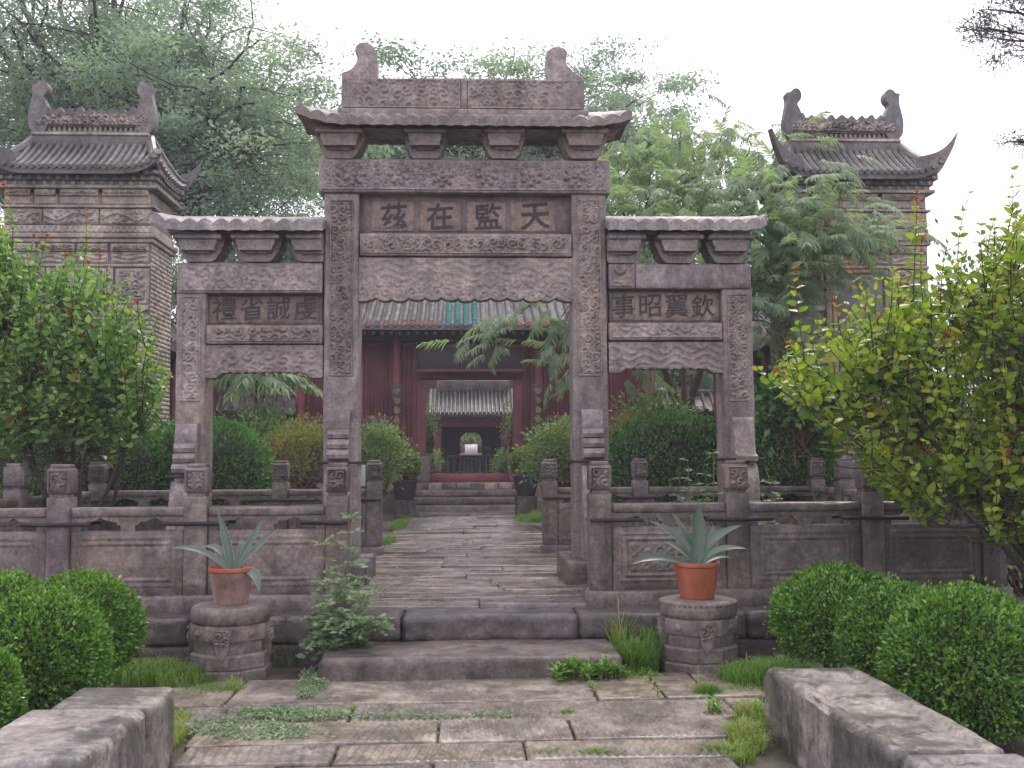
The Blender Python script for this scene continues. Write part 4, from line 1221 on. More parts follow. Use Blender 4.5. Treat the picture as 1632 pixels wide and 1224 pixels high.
# roof
ye, yr, y2 = 23.9, 27.3, 30.7
ze, zr = at(742, 516, ye)[2], at(742, 428, yr)[2]
xl, xr = HX(437, 25), HX(1075, 25)
prof = lambda s: ze + (zr - ze) * (0.62 * s + 0.38 * s ** 2)
s = np.linspace(0, 1, 16)
ff = [(ye + (yr - ye) * a, prof(a)) for a in s] + [(yr + (y2 - yr) * (1 - a), prof(a)) for a in s[::-1][1:]]
up = ff + [(a, b - 0.14) for a, b in ff[::-1]]
rf = MB().poly(up, xl, xr, 'x').build('roof', M_ROOFHALL, hall, sharp=40)
n = 60
ss = np.linspace(0, 1, n)
P = np.stack([np.zeros(n), ye - 0.02 + (yr - ye) * ss, prof(ss) + 0.028], -1)
rr = 0.062 + 0.006 * ((np.arange(n) % 4) < 2)
rib_me = MB().tube(P, rr, 8).build('tile_rib', M_ROOFHALL, rf).data
rib_teal = rib_me.copy(); rib_teal.materials[0] = M_TEAL
disc = MB()
disc.tube([(0, 0.06, 0), (0, 0, 0), (0, -0.014, 0)], [0.068, 0.072, 0.06], 12)
d0 = disc.build('eave_tile', M_ORANGE, rf); d_or = d0.data
d_gr = d_or.copy(); d_gr.materials[0] = M_ROOF
d_te = d_or.copy(); d_te.materials[0] = M_TEAL
rft = MB().rbox(-0.045, 0.045, 0, 1.2, -0.05, 0.05, 0.01, 0.001, 3, 0.6, 1).build('rafter', M_RAFTER, hall); raf = rft.data
drip = MB().poly([(-0.09, 0.03), (0.09, 0.03), (0.06, -0.05), (0, -0.085), (-0.06, -0.05)][::-1], 0, 0.02).build('drip_tile', M_ROOF, rf).data
for nm in [o.name for o in rf.children] + [rft.name]:
    bpy.data.objects.remove(bpy.data.objects[nm])
pitch = 0.205
cnt = int((xr - xl) / pitch)
tealx = [HX(p, 24.3) for p in (722, 739, 755)]
for k in range(cnt + 1):
    x = xl + 0.08 + k * pitch
    teal = min(abs(x - q) for q in tealx) < pitch / 2 + 0.002
    link('tile_rib', rib_teal if teal else rib_me, rf, M=Matrix.Translation((x, 0, 0)))
    link('eave_tile', d_te if teal else (d_gr if (k % 7 == 5 or k > 30 and k % 5 == 2) else d_or), rf, M=Matrix.Translation((x, ye - 0.05, ze + 0.0)) @ Matrix.Scale(rng.uniform(0.92, 1.06), 4))
    link('drip_tile', drip, rf, M=Matrix.Translation((x + pitch / 2, ye - 0.03, ze - 0.045)))
    link('rafter', raf, hall, M=Matrix.Translation((x + pitch / 2, ye + 0.13, ze - 0.19)) @ Matrix.Rotation(R(18), 4, 'X'))
rd = MB().rbox(xl, xr, yr - 0.16, yr + 0.16, zr - 0.05, zr + 0.38, 0.03, 0.006, 3, 0.4, 2).build('ridge', M_ROOF, hall)
for sx, x in ((-1, xl + 0.25), (1, xr - 0.25)):
    P = [(x + sx * (a - 150) * 0.006, zr + 0.2 + (240 - b) * 0.006) for a, b in ORN]
    MB().poly(P[::-1] if sx > 0 else P, yr - 0.14, yr + 0.14).build('ridge_dragon', M_TEAL, rd, sharp=30)
def gable(xa):
    return MB().poly([(25.3, zc + 0.1), (29.3, zc + 0.1), (yr, zr - 0.25)], xa, xa + 0.2, 'x')
gable(HX(469)).build('gable_wall', M_WALLDARK, hall); gable(HX(1041)).build('gable_wall', M_WALLDARK, hall)

# inner gatehouse seen through the doorway
YI = 38.0
IX = lambda px, Y=YI: at(px, 700, Y)[0]
IZ = lambda py, Y=YI: at(750, py, Y)[2]
ih = thing('inner_gatehouse', 'small grey-tiled gatehouse with dark porch and pale arched opening, seen through the red doorway', 'gatehouse', (IX(750), 40, 1.0))
xa, xb = IX(684), IX(826)
ze, zr = IZ(660, 37.2), IZ(622, 38.6)
ff = [(37.2 + 1.4 * a, ze + (zr - ze) * (0.6 * a + 0.4 * a * a)) for a in np.linspace(0, 1, 8)]
ff2 = ff + [(40.0 - 1.4 * a + 0.0, ze + (zr - ze) * (0.6 * a + 0.4 * a * a)) for a in np.linspace(1, 0, 8)][1:]
rf2 = MB().poly(ff2 + [(a, b - 0.1) for a, b in ff2[::-1]], xa, xb, 'x').build('roof', M_WALLDARK, ih, sharp=40)
P = np.array([(0, a, b + 0.03) for a, b in ff])
rb = MB().tube(P, 0.055, 6).build('tile_rib', M_WALLDARK, rf2); rbm = rb.data
bpy.data.objects.remove(rb)
for k in range(int((xb - xa) / 0.15) + 1):
    link('tile_rib', rbm, rf2, M=Matrix.Translation((xa + 0.06 + 0.15 * k, 0, 0)))
MB().rbox(xa + 0.3, xb - 0.3, 38.45, 38.75, zr - 0.05, IZ(607, 38.6), 0.03, 0.005, 3, 0.3, 5).build('ridge', M_STONE, ih)
for px in (697, 805):
    MB().lathe([(0.17, 0), (0.19, 0.06), (0.15, 0.12), (0.15, IZ(665) - 1.0)], (IX(px), 37.9, 1.0), 14).build('column', M_RED, ih)
MB().rbox(IX(684), IX(826), 37.55, 38.0, IZ(680), IZ(656), 0.01, 0.002, 4, 0.4, 1).build('porch_beam', M_REDDARK, ih)
# rear wall with an arched opening
YW = 41.0
ax0, ax1, az0, azs, azt = IX(733, YW), IX(768, YW), IZ(728, YW), IZ(700, YW), IZ(689.5, YW)
wl_, wr_, wb_, wt_ = IX(640, YW), IX(860, YW), 0.98, IZ(668, YW)
arc = [(ax0, az0), (ax0, azs), (ax0 + 0.10 * 1, azs + 0.6 * (azt - azs)), (ax0 + 0.24, azt), (ax1 - 0.24, azt), (ax1 - 0.10, azs + 0.6 * (azt - azs)), (ax1, azs), (ax1, az0)]
m = MB()
m.poly([(wl_, wb_), (ax0, wb_), (ax0, az0)] + arc[1:4] + [(ax0 + 0.24, wt_), (wl_, wt_)], YW, YW + 0.3)
m.poly([(ax1, wb_), (wr_, wb_), (wr_, wt_), (ax1 - 0.24, wt_)] + arc[4:7], YW, YW + 0.3)
m.box(ax0 + 0.241, ax1 - 0.241, YW + 0.001, YW + 0.299, azt, wt_)
m.box(ax0 + 0.001, ax1 - 0.001, YW + 0.001, YW + 0.299, wb_, az0)
m.build('rear_wall', M_DARKWOOD, ih, False)
MB().box(wl_, wr_, 37.6, 41.0, wt_ + 0.003, wt_ + 0.1).build('ceiling', M_DARKWOOD, ih, False)
for px in (640, 855):
    MB().box(IX(px, YW), IX(px + 5, YW), 38.3, 40.99, wb_, wt_).build('side_wall', M_WALLDARK, ih, False)
bar = thing('wooden_barrier', 'dark wooden barrier with turned bars below the pale arched opening', 'barrier', (IX(748, 35), 35, 1.0))
for a, b, c, d in ((713, 782, 725, 729), (732, 766, 731, 733)):
    MB().box(IX(a, 35), IX(b, 35), 34.97, 35.03, IZ(d, 35), IZ(c, 35)).build('rail', M_BLACKBOARD, bar, False)
for px in (714, 724, 734, 740, 746, 752, 758, 764, 774, 781):
    MB().lathe([(0.025, 0), (0.04, 0.1), (0.02, 0.2), (0.04, 0.3), (0.025, 0.45), (0.025, IZ(726, 35) - 1.0)], (IX(px, 35), 35.0, 1.0), 8).build('bar', M_BLACKBOARD, bar)
ww = thing('white_wall', 'short white wall on a grey lower course beyond the arched opening', 'wall', (IX(750, 47), 47, 1.0))
MB().box(IX(741, 47), IX(761, 47), 47, 47.3, 1.72, 2.12).build('upper_wall', M_WHITE, ww, False)
MB().box(-2.6, 3.2, 47.001, 47.32, 0.98, 1.718).build('lower_wall', M_STONE, ww, False)

fh = thing('far_hall', 'far hall whose grey roof line just shows above the inner gatehouse ridge', 'hall', (IX(750, 56), 56, 1.0))
zf = IZ(566, 52) + 2.3
pr = [(50.5, zf - 2.2), (52.5, zf - 1.0), (54.0, zf), (54.6, zf), (57, zf - 1.4), (58.5, zf - 2.2), (58.5, zf - 2.4), (50.5, zf - 2.4)]
MB().poly(pr, -6, 7, 'x').build('roof', M_ROOF, fh, sharp=20)
MB().box(-5.5, 6.5, 53, 57, 0.98, zf - 2.402).build('wall', M_REDDARK, fh, False)
for px in (660, 700, 740, 780, 820, 850):
    MB().lathe([(0.16, 0), (0.16, zf - 4.4)], (IX(px, 52.4), 52.4, 1.0), 10).build('column', M_RED, fh)
# courtyard side walls with tiled coping
def side_wall(label, x0, x1, y, seed):
    t = thing('courtyard_wall', label, 'wall', ((x0 + x1) / 2, y, ZT), 'grey courtyard walls beside the hall')
    z0, z1 = at(400, 662, y)[2], at(400, 624, y)[2]
    w = MB().rbox(x0, x1, y + 0.1, y + 0.5, 0.3, z0, 0.01, 0.003, 3, 0.5, seed).build('wall', M_WALLDARK, t)
    V, F = brick_face(x0, x1, 0.5, z0 - 0.05, y + 0.1, seed, 0.36, 0.12)
    MB().add(V, F).build('brick', M_WALLDARK, w, False, kind='stuff')
    pr = [(y - 0.3, z0), (y - 0.32, z0 + 0.05), (y + 0.2, z1 - 0.1), (y + 0.4, z1 - 0.1), (y + 0.92, z0 + 0.05), (y + 0.9, z0)]
    c = MB().poly(pr, x0, x1, 'x').build('coping', M_ROOF, t, sharp=30)
    MB().rbox(x0, x1, y + 0.16, y + 0.44, z1 - 0.12, z1 + 0.02, 0.02, 0.004, 3, 0.4, seed).build('ridge', M_ROOF, c)
    rb = MB().tube([(0, y - 0.33, z0 + 0.06), (0, y - 0.05, z0 + 0.22), (0, y + 0.2, z1 - 0.08)], 0.06, 7).build('tile_rib', M_ROOF, c)
    me = rb.data
    bpy.data.objects.remove(rb)
    for k in range(int((x1 - x0) / 0.22)):
        link('tile_rib', me, c, M=Matrix.Translation((x0 + 0.1 + 0.22 * k, 0, 0)))
side_wall('grey courtyard wall with slanting tiled coping behind the umbrella-shaped sapling', -9.5, HX(474), 25.0, 2)
side_wall('grey courtyard wall with tiled coping behind the forked tree trunk', HX(1041), 9.8, 25.0, 3)
def side_hall(label, x0, x1, y0, y1, inner):
    t = thing('side_hall', label, 'hall', ((x0 + x1) / 2, (y0 + y1) / 2, ZT), 'red side halls')
    z1 = 4.0
    w = MB().rbox(x0, x1, y0, y1, 0.3, z1, 0.01, 0.003, 3, 0.6, 5).build('wall', M_RED, t)
    for k in range(7):
        yk = y0 + (y1 - y0) * k / 6
        xk = x0 if inner < 0 else x1
        MB().lathe([(0.11, 0), (0.11, z1 - 0.3)], (xk + inner * 0.13, yk, 0.3), 12).build('column', M_REDDARK, t)
    xm = (x0 + x1) / 2
    hw = (x1 - x0) / 2 + 0.6
    pr = [(-1 + 2 * a, abs(2 * a - 1)) for a in np.linspace(0, 1, 17)]
    top = [(xm + hw * u, z1 - 0.25 + 1.9 * (1 - a) ** 1.2) for u, a in pr]
    rf = MB().poly(top + [(a, b - 0.15) for a, b in top[::-1]], y0 - 0.3, y1 + 0.3, 'y').build('roof', M_ROOF, t, sharp=40)
    half = [p for p in top if (p[0] - xm) * inner >= 0]
    rb = MB().tube([(a, 0, b + 0.03) for a, b in half], 0.06, 6).build('tile_rib', M_ROOF, rf)
    me = rb.data
    bpy.data.objects.remove(rb)
    for k in range(int((y1 - y0 + 0.5) / 0.24)):
        link('tile_rib', me, rf, M=Matrix.Translation((0, y0 - 0.25 + 0.24 * k, 0)))
side_hall('red side hall with grey roof partly hidden behind the screen that stands against white sky', at(1201, 600, 21)[0] + 0.2, 8.7, 19.5, 24.3, -1)
side_hall('red side hall with grey roof hidden behind the screen under the big dark-branched tree', -10.8, at(279, 600, 21)[0] - 0.2, 19.5, 24.3, 1)
# ================================================================== plants
def unit(a): return a / (np.linalg.norm(a, axis=-1, keepdims=True) + 1e-9)
def leaves(C, D, N, L, W, tint, fold=0.0):
    """one small leaf per row: base C, direction D, normal N, length L, width W"""
    D = unit(D); S = unit(np.cross(D, N)); N = np.cross(S, D)
    L, W = np.asarray(L)[:, None], np.asarray(W)[:, None]
    n = len(C)
    if not fold:
        V = np.stack([C, C + D * L * 0.45 + S * W * 0.5, C + D * L, C + D * L * 0.45 - S * W * 0.5], 1)
        F = np.arange(4 * n).reshape(n, 4)
        return V.reshape(-1, 3), F, np.repeat(tint, 4)
    V = np.stack([C, C + D * L * 0.45 + S * W * 0.5 + N * L * fold, C + D * L - N * L * fold * 0.6, C + D * L * 0.45 - S * W * 0.5 + N * L * fold, C + D * L * 0.5], 1)
    b = np.arange(n)[:, None] * 5
    F = np.concatenate([b + np.array([[0, 1, 2, 4]]), b + np.array([[0, 4, 2, 3]])])
    return V.reshape(-1, 3), F, np.repeat(tint, 5)
def join(parts):
    V, F, T, k = [], [], [], 0
    for v, f, t in parts:
        V.append(v); F.append(f + k); T.append(t); k += len(v)
    return np.concatenate(V), np.concatenate(F), np.concatenate(T)
def foliage_obj(name, parts, mat, parent, kind='stuff'):
    V, F, T = join(parts)
    return link(name, np_mesh(name, V, F, mat, False, T), parent, kind)
def rdir(g, n):
    return unit(g.normal(size=(n, 3)))
def clipped(name, label, c, rad, n, L, mat, seed, group=None, cat='shrub', lump=0.09, power=2.0, core_size=0.86, parent=None, tint_mid=0.5):
    """clipped evergreen: dense shell of small leaves over a solid core, painted near-black as the shade within"""
    g = np.random.default_rng(seed)
    c, rad = np.array(c, float), np.array(rad, float)
    t = parent or thing(name, label, cat, (c[0], c[1], max(0, c[2] - rad[2])), group)
    d = rdir(g, int(n * 1.5))
    d = d[d[:, 2] > -0.75][:n]
    n = len(d)
    p = unit(np.sign(d) * np.abs(d) ** (2.0 / power)) if power != 2 else d
    sc = 1.0 / (np.sum(np.abs(d) ** power, axis=1) ** (1 / power))
    lum = 1 + lump * fbm(d * 2.6 + seed, seed, 3) + 0.045 * vnoise(d * 9 + seed, seed + 1)
    dep = 1 - np.abs(g.normal(0, 0.055, n))
    stray = g.random(n) < 0.05
    dep = np.where(stray, 1 + g.random(n) ** 2 * 0.13, dep)
    thin = fbm(d * 4.3 + seed * 1.7, seed + 8, 3) < -0.42
    dep = np.where(thin & ~stray, dep - 0.07, dep)
    P = c + d * (sc * lum * dep)[:, None] * rad
    o = unit(d / rad)
    D = unit(o * 0.75 + rdir(g, n) * 0.75 + np.array([0, 0, 0.30]))
    N = unit(o + rdir(g, n) * 0.7)
    Ls = L * g.uniform(0.7, 1.25, n)
    tint = np.clip(tint_mid + 0.30 * fbm(d * 3.5 + seed * 2, seed + 3, 2) + g.normal(0, 0.20, n), 0, 1)
    foliage_obj('foliage', [leaves(P, D, N, Ls, Ls * 0.52, tint)], mat, t)
    th, ph = np.meshgrid(np.linspace(0, 2 * np.pi, 36, endpoint=False), np.linspace(0.02, np.pi - 0.02, 22))
    q = np.stack([np.cos(th) * np.sin(ph), np.sin(th) * np.sin(ph), np.cos(ph)], -1)
    s2 = 1.0 / (np.sum(np.abs(q) ** power, axis=-1) ** (1 / power)) * (1 + lump * fbm(q * 2.6 + seed, seed, 3)) * core_size
    V = c + q * s2[..., None] * rad
    V[..., 2] = np.maximum(V[..., 2], c[2] - rad[2])
    idx = np.arange(36 * 22).reshape(22, 36)
    nx = np.roll(idx, -1, 1)
    F = np.stack([idx[:-1], nx[:-1], nx[1:], idx[1:]], -1).reshape(-1, 4)
    link('twigs_or_shade_core', np_mesh('twigs_or_shade_core', V.reshape(-1, 3), F, M_TWIGSHADE), t)  # closed shell in place of twigs, its colour darkened to act as inner shade
    m = MB()
    for k in range(4):
        a = k * 1.7 + seed
        m.tube([(c[0] + 0.05 * math.cos(a), c[1] + 0.05 * math.sin(a), c[2] - rad[2] - 0.15), (c[0] + rad[0] * 0.4 * math.cos(a), c[1] + rad[1] * 0.4 * math.sin(a), c[2])], [0.025, 0.012], 6)
    m.build('stem', M_BARK, t)
    return t
def bush(name, label, c, rad, n, L, mat, seed, group=None, K=40, wide=0.5, stems=6, cl=0.28):
    """loose bush: clumps of leaves on spreading stems"""
    g = np.random.default_rng(seed)
    c, rad = np.array(c, float), np.array(rad, float)
    t = thing(name, label, 'bush', (c[0], c[1], c[2] - rad[2]), group)
    d = rdir(g, K * 2); d = d[d[:, 2] > -0.55][:K]
    cc = c + d * rad * g.uniform(0.55, 0.92, (len(d), 1))
    i = g.integers(0, len(cc), n)
    off = g.normal(size=(n, 3)) * cl * rad.mean() * np.array([1, 1, 0.75])
    P = cc[i] + off
    D = unit(off * 2 + rdir(g, n) * 0.25 + np.array([0, 0, 0.12]) + (P - c) * 0.4)
    N = unit(np.array([0, -0.3, 0.5]) + rdir(g, n) * 1.0)
    Ls = L * g.uniform(0.65, 1.3, n)
    tint = np.clip(0.48 + 0.16 * g.normal(size=len(cc))[i] + g.normal(0, 0.2, n), 0, 1)
    foliage_obj('foliage', [leaves(P, D, N, Ls, Ls * wide, tint, 0.08)], mat, t)
    m = MB()
    base = np.array([c[0], c[1], c[2] - rad[2] - 0.1])
    for k in range(len(cc)):
        mid = base * 0.5 + cc[k] * 0.5 + g.normal(size=3) * 0.08
        b0 = base + g.normal(size=3) * np.array([0.1, 0.1, 0])
        m.tube([b0, mid, cc[k]], [0.016, 0.01, 0.004], 5)
    m.build('stem', M_BARKBROWN, t)
    return t
def curve(a, b, bend, n=9, g=None, wob=0.0):
    a, b = np.asarray(a, float), np.asarray(b, float)
    s = np.linspace(0, 1, n)[:, None]
    p = a + (b - a) * s + np.asarray(bend, float) * (4 * s * (1 - s))
    if g is not None and wob:
        w = g.normal(size=(n, 3)) * wob
        w[0] = w[-1] = 0
        p += w
    return p

# ---- clipped boxwood in the forecourt
gB = 'clipped boxwood mounds in the forecourt'
def box_at(label, px, py, Y, r, rz, n, seed):
    x, _, z = at(px, py, Y)
    z = max(z, rz * 0.8)
    clipped('boxwood', label, (x, Y, z), (r, r * 0.95, rz), n, 0.030, M_BOX, seed, gB)
box_at('clipped boxwood mound beside the smooth stone slabs, in front of a wider mound', 68, 1052, 6.25, 0.37, 0.40, 17000, 1)
box_at('wide clipped boxwood mound half behind another, below the pale balustrade panel', 128, 1000, 7.15, 0.40, 0.36, 17000, 2)
box_at('clipped boxwood mound cut by the picture edge, next to the smooth stone slabs', -42, 1130, 5.6, 0.24, 0.33, 9000, 3)
box_at('mostly hidden boxwood mound behind its two neighbours and touching the picture edge', 8, 1005, 6.95, 0.34, 0.36, 9000, 7)
box_at('boxwood mound close to the stone drum with the orange-red pot', 1338, 984, 7.25, 0.46, 0.36, 18000, 4)
box_at('middle boxwood mound of the three behind the rimmed stone slab', 1428, 1020, 6.75, 0.38, 0.36, 15000, 5)
box_at('largest boxwood mound, nearest to the rimmed stone slab, cut by the picture edge', 1537, 1062, 5.95, 0.46, 0.46, 22000, 6)

# ---- hedges and bushes behind the balustrades
gH = 'clipped dark hedges behind the gateway'
def hedge_at(label, px0, px1, py0, py1, Y, dep, n, seed, mat=M_HEDGE, power=2.6, L=0.055):
    x0, x1 = at(px0, 720, Y)[0], at(px1, 720, Y)[0]
    z1, z0 = at(700, py0, Y)[2], 0.3
    clipped('hedge', label, ((x0 + x1) / 2, Y, (z0 + z1) / 2), ((x1 - x0) / 2, dep, (z1 - z0) / 2), n, L, mat, seed, gH, 'hedge', 0.10, power, 0.86)
hedge_at('sloping clipped hedge beside the outer pillar, in front of the umbrella-shaped sapling', 215, 432, 668, 780, 14.6, 0.75, 15000, 11)
hedge_at('dark clipped hedge in the shade under the crape myrtle', -30, 285, 668, 780, 15.0 - 0.9, 0.7, 15000, 12)
hedge_at('round-topped clipped hedge below the forked tree trunk', 962, 1190, 664, 780, 14.7, 0.8, 17000, 13)
hedge_at('dark hedge between the outer pillar and the large crape myrtle', 1180, 1330, 655, 780, 14.0, 0.6, 12000, 14)
hedge_at('dark shaded hedge at the picture edge beyond the end of the balustrade', 1400, 1760, 640, 800, 13.2, 0.8, 15000, 15)
def bush_at(name, label, px, py, Y, rx, rz, n, L, mat, seed, **k):
    x, _, z = at(px, py, Y)
    bush(name, label, (x, Y, z), (rx, rx * 0.8, rz), n, L, mat, seed, **k)
bush_at('flowering_bush', 'tall pale green bush behind the sloping hedge, by the sapling', 425, 715, 17.4, 0.75, 0.62, 4200, 0.085, M_LIGHTBUSH, 21, K=50)
bush_at('nandina_bush', 'yellow and orange tinged bush beside the pale green one, next to the gateway pillar', 485, 722, 16.6, 0.55, 0.55, 3800, 0.06, M_NANDINA, 22, K=45)
bush_at('flowering_bush', 'pale green glossy bush in front of the forked tree trunk', 1045, 690, 16.4, 0.62, 0.62, 4200, 0.075, M_LIGHTBUSH, 23, K=45)
bush_at('nandina_bush', 'yellow-brown bush between the gateway pillar and the round-topped hedge', 995, 715, 15.9, 0.42, 0.5, 3000, 0.06, M_NANDINA, 24, K=36)
bush_at('round_bush', 'rounded pale bush by the hall stairs, beside the ball shrub nearer the info card', 592, 738, 19.0, 0.62, 0.72, 5200, 0.07, M_LIGHTBUSH, 25, K=70, cl=0.2)
bush_at('round_bush', 'big rounded pale bush by the hall stairs, on the side of the drooping feathery branch', 893, 730, 19.0, 0.62, 0.76, 5200, 0.07, M_LIGHTBUSH, 26, K=70, cl=0.2)
bush_at('leafy_bush', 'broad-leaved bush before the pale brick screen side, behind the large crape myrtle', 1262, 640, 13.6, 0.5, 0.75, 1100, 0.13, M_HEDGE, 27, K=30, wide=0.6)
bush_at('leafy_bush', 'tall leafy shrub at the picture edge behind the large crape myrtle', 1600, 560, 11.5, 1.0, 1.05, 4200, 0.10, M_HEDGE, 28, K=60, wide=0.5)
bush_at('leafy_bush', 'low leafy shrub at the picture edge beyond the dark end of the balustrade', 1640, 850, 9.3, 0.45, 0.55, 1500, 0.06, M_HEDGE, 29, K=40, wide=0.55)
def potted(label, px, py, Y, r, pot_r, pot_h, seed):
    x, _, z = at(px, py, Y)
    z0 = z - r * 0.9 - pot_h
    p = thing('plant_pot', label[0], 'pot', (x, Y, z0), 'dark pots by the stairs')
    MB().lathe([(pot_r * 0.7, 0), (pot_r * 0.95, pot_h * 0.6), (pot_r, pot_h * 0.9), (pot_r * 1.08, pot_h * 0.92), (pot_r * 1.08, pot_h), (pot_r * 0.9, pot_h), (pot_r * 0.85, pot_h * 0.9)], (x, Y, z0), 20).build('pot', M_POTDARK, p)
    MB().lathe([(pot_r * 0.70, -z0 + ZT - 0.03), (pot_r * 0.9, -z0 + ZT), (pot_r * 0.9, 0.0)], (x, Y, z0), 14).build('stone_stand', M_DARKSTONE, p)
    clipped('potted_shrub', label[1], (x, Y, z), (r, r, r * 0.95), 5200, 0.045, M_YELLOWBALL, seed, 'potted yellow-green shrubs by the stairs')
potted(('dark pot of the ball shrub nearer the info card', 'yellow-green ball shrub in a dark pot next to the bush with the info card'), 645, 741, 21.5, 0.33, 0.26, 0.42, 31)
potted(('dark pot of the ball shrub under the drooping feathery branch', 'yellow-green ball shrub in a dark pot under the drooping feathery branch'), 838, 736, 21.5, 0.32, 0.26, 0.42, 32)
for px, lab in ((686, 'dim green bush in the inner courtyard beside the red column and the door stone'), (806, 'dim green bush in the inner courtyard close to the small pale notice')):
    bush_at('courtyard_bush', lab, px, 738, 33.0, 0.36, 0.42, 1500, 0.08, M_LIGHTBUSH, 40 + px, K=24, group='bushes in the inner courtyard')
bush_at('garden_bush', 'pale bush behind the short white wall beyond the arched opening', 752, 700, 49.0, 1.3, 0.9, 1500, 0.16, M_LIGHTBUSH, 131, K=30)
for px, lab in ((681, 'slim climbing plant just inside the doorway, beneath the tiled roof end with the dark corner'), (817, 'slim climbing plant just inside the doorway, nearest the ball shrub under the feathery branch')):
    bush_at('climbing_plant', lab, px, 672, 31.5, 0.16, 0.85, 700, 0.07, M_LIGHTBUSH, 60 + px, K=16, group='climbing plants inside the doorway', cl=0.35)

# ---- trees far behind: clumps of leaves on visible limbs
def far_tree(label, base, fork, targets, per, leafL, mat, seed, clr=(0.75, 0.75, 0.42), twigs_or_shade_core=5, r0=0.28, name='locust_tree', group=None, wide=0.42):
    g = np.random.default_rng(seed)
    t = thing(name, label, 'tree', base, group)
    m = MB()
    m.tube(curve(base, fork, (0.2, 0, 0), 8, g, 0.04), np.linspace(r0, r0 * 0.7, 8), 10)
    Cs = []
    for q in targets:
        q = np.array(q, float)
        d = q - np.array(fork)
        c = curve(fork, q, (0, 0, -0.10 * np.linalg.norm(d)) + g.normal(size=3) * 0.3, 12, g, 0.10)
        m.tube(c, np.linspace(r0 * 0.42, 0.025, 12), 7)
        for k in range(twigs_or_shade_core):
            s = c[g.integers(5, 12)]
            e = s + g.normal(size=3) * np.array(clr) * 1.5 + np.array([0, 0, 0.25])
            m.tube(curve(s, e, g.normal(size=3) * 0.12, 6, g, 0.05), np.linspace(0.026, 0.006, 6), 5)
            Cs.append(e)
        Cs.append(q)
    m.build('trunk', M_BARK, t)
    Cs = np.array(Cs)
    n = per * len(Cs)
    i = np.repeat(np.arange(len(Cs)), per)
    size = g.uniform(0.6, 1.25, len(Cs))[i][:, None]
    off = g.normal(size=(n, 3)) * np.array(clr) * size * 0.46
    P = Cs[i] + off
    D = unit(rdir(g, n) * np.array([1, 1, 0.5]) + np.array([0, 0, -0.35]) + off * 0.4)
    N = unit(np.array([0, 0, 0.5]) + rdir(g, n) * 1.0)
    Ls = leafL * g.uniform(0.6, 1.3, n)
    tint = np.clip(0.5 + 0.2 * g.normal(size=len(Cs))[i] + g.normal(0, 0.15, n), 0, 1)
    foliage_obj('crown', [leaves(P, D, N, Ls, Ls * wide, tint)], mat, t)
    return t
g0 = np.random.default_rng(5)
def pts(n, poly, Y0, Y1, g):
    """random places inside a band of the view, spread in depth"""
    out = []
    poly = np.array(poly, float)
    lo, hi = poly.min(0), poly.max(0)
    while len(out) < n:
        p = g.uniform(lo, hi)
        ins, j = False, len(poly) - 1
        for i in range(len(poly)):
            if (poly[i, 1] > p[1]) != (poly[j, 1] > p[1]) and p[0] < (poly[j, 0] - poly[i, 0]) * (p[1] - poly[i, 1]) / (poly[j, 1] - poly[i, 1]) + poly[i, 0]:
                ins = not ins
            j = i
        if ins: out.append(at(p[0], p[1], g.uniform(Y0, Y1)))
    return out
T1 = pts(34, [(-140, 200), (-120, -160), (60, -200), (260, -150), (390, 20), (415, 120), (420, 200), (330, 90), (180, 110), (60, 190), (20, 300), (-100, 330)], 22, 30, g0)
T1 += pts(20, [(330, 80), (415, 60), (425, 190), (490, 330), (430, 360), (330, 300), (300, 170)], 22, 28, g0)
T1 += pts(5, [(40, 110), (200, 90), (260, 150), (90, 180)], 23, 28, g0)
b1 = at(190, 725, 26)
far_tree('big pale green tree with dark spreading limbs rising behind the screen', (b1[0], 26, 0.3), at(205, 330, 26), T1, 300, 0.12, M_FARLEAF, 51, (0.8, 0.8, 0.40), 9, 0.34)
T2 = pts(20, [(640, 150), (700, 95), (800, 85), (880, 120), (940, 95), (1010, 105), (1065, 150), (1080, 220), (960, 260), (600, 260)], 29, 35, g0)
T2 += pts(9, [(480, 240), (640, 235), (700, 300), (520, 330)], 29, 34, g0)
b2 = at(985, 725, 32)
far_tree('hazy feathery tree showing above and through the stone roof of the gateway', (b2[0], 32, 0.3), at(900, 380, 32), T2, 420, 0.14, M_FARLEAF, 52, (1.0, 0.95, 0.30), 10, 0.3)
T3 = pts(14, [(1020, 640), (1040, 560), (1150, 520), (1300, 540), (1340, 640), (1200, 660)], 29, 34, g0)
b3 = at(1130, 725, 31)
far_tree('pale tree showing over the courtyard wall behind the forked trunk', (b3[0], 31, 0.3), at(1130, 650, 31), T3, 600, 0.13, M_FARLEAF, 53, (0.9, 0.9, 0.5), 4, 0.2, name='garden_tree')
T4 = pts(24, [(270, 430), (300, 330), (490, 340), (510, 440), (480, 640), (260, 640)], 29, 33, g0)
b4 = at(400, 725, 31)
far_tree('pale tree glimpsed between the stone brackets of the lower side roof', (b4[0], 31, 0.3), at(400, 560, 31), T4, 600, 0.13, M_FARLEAF, 54, (0.8, 0.8, 0.5), 4, 0.2, name='garden_tree')

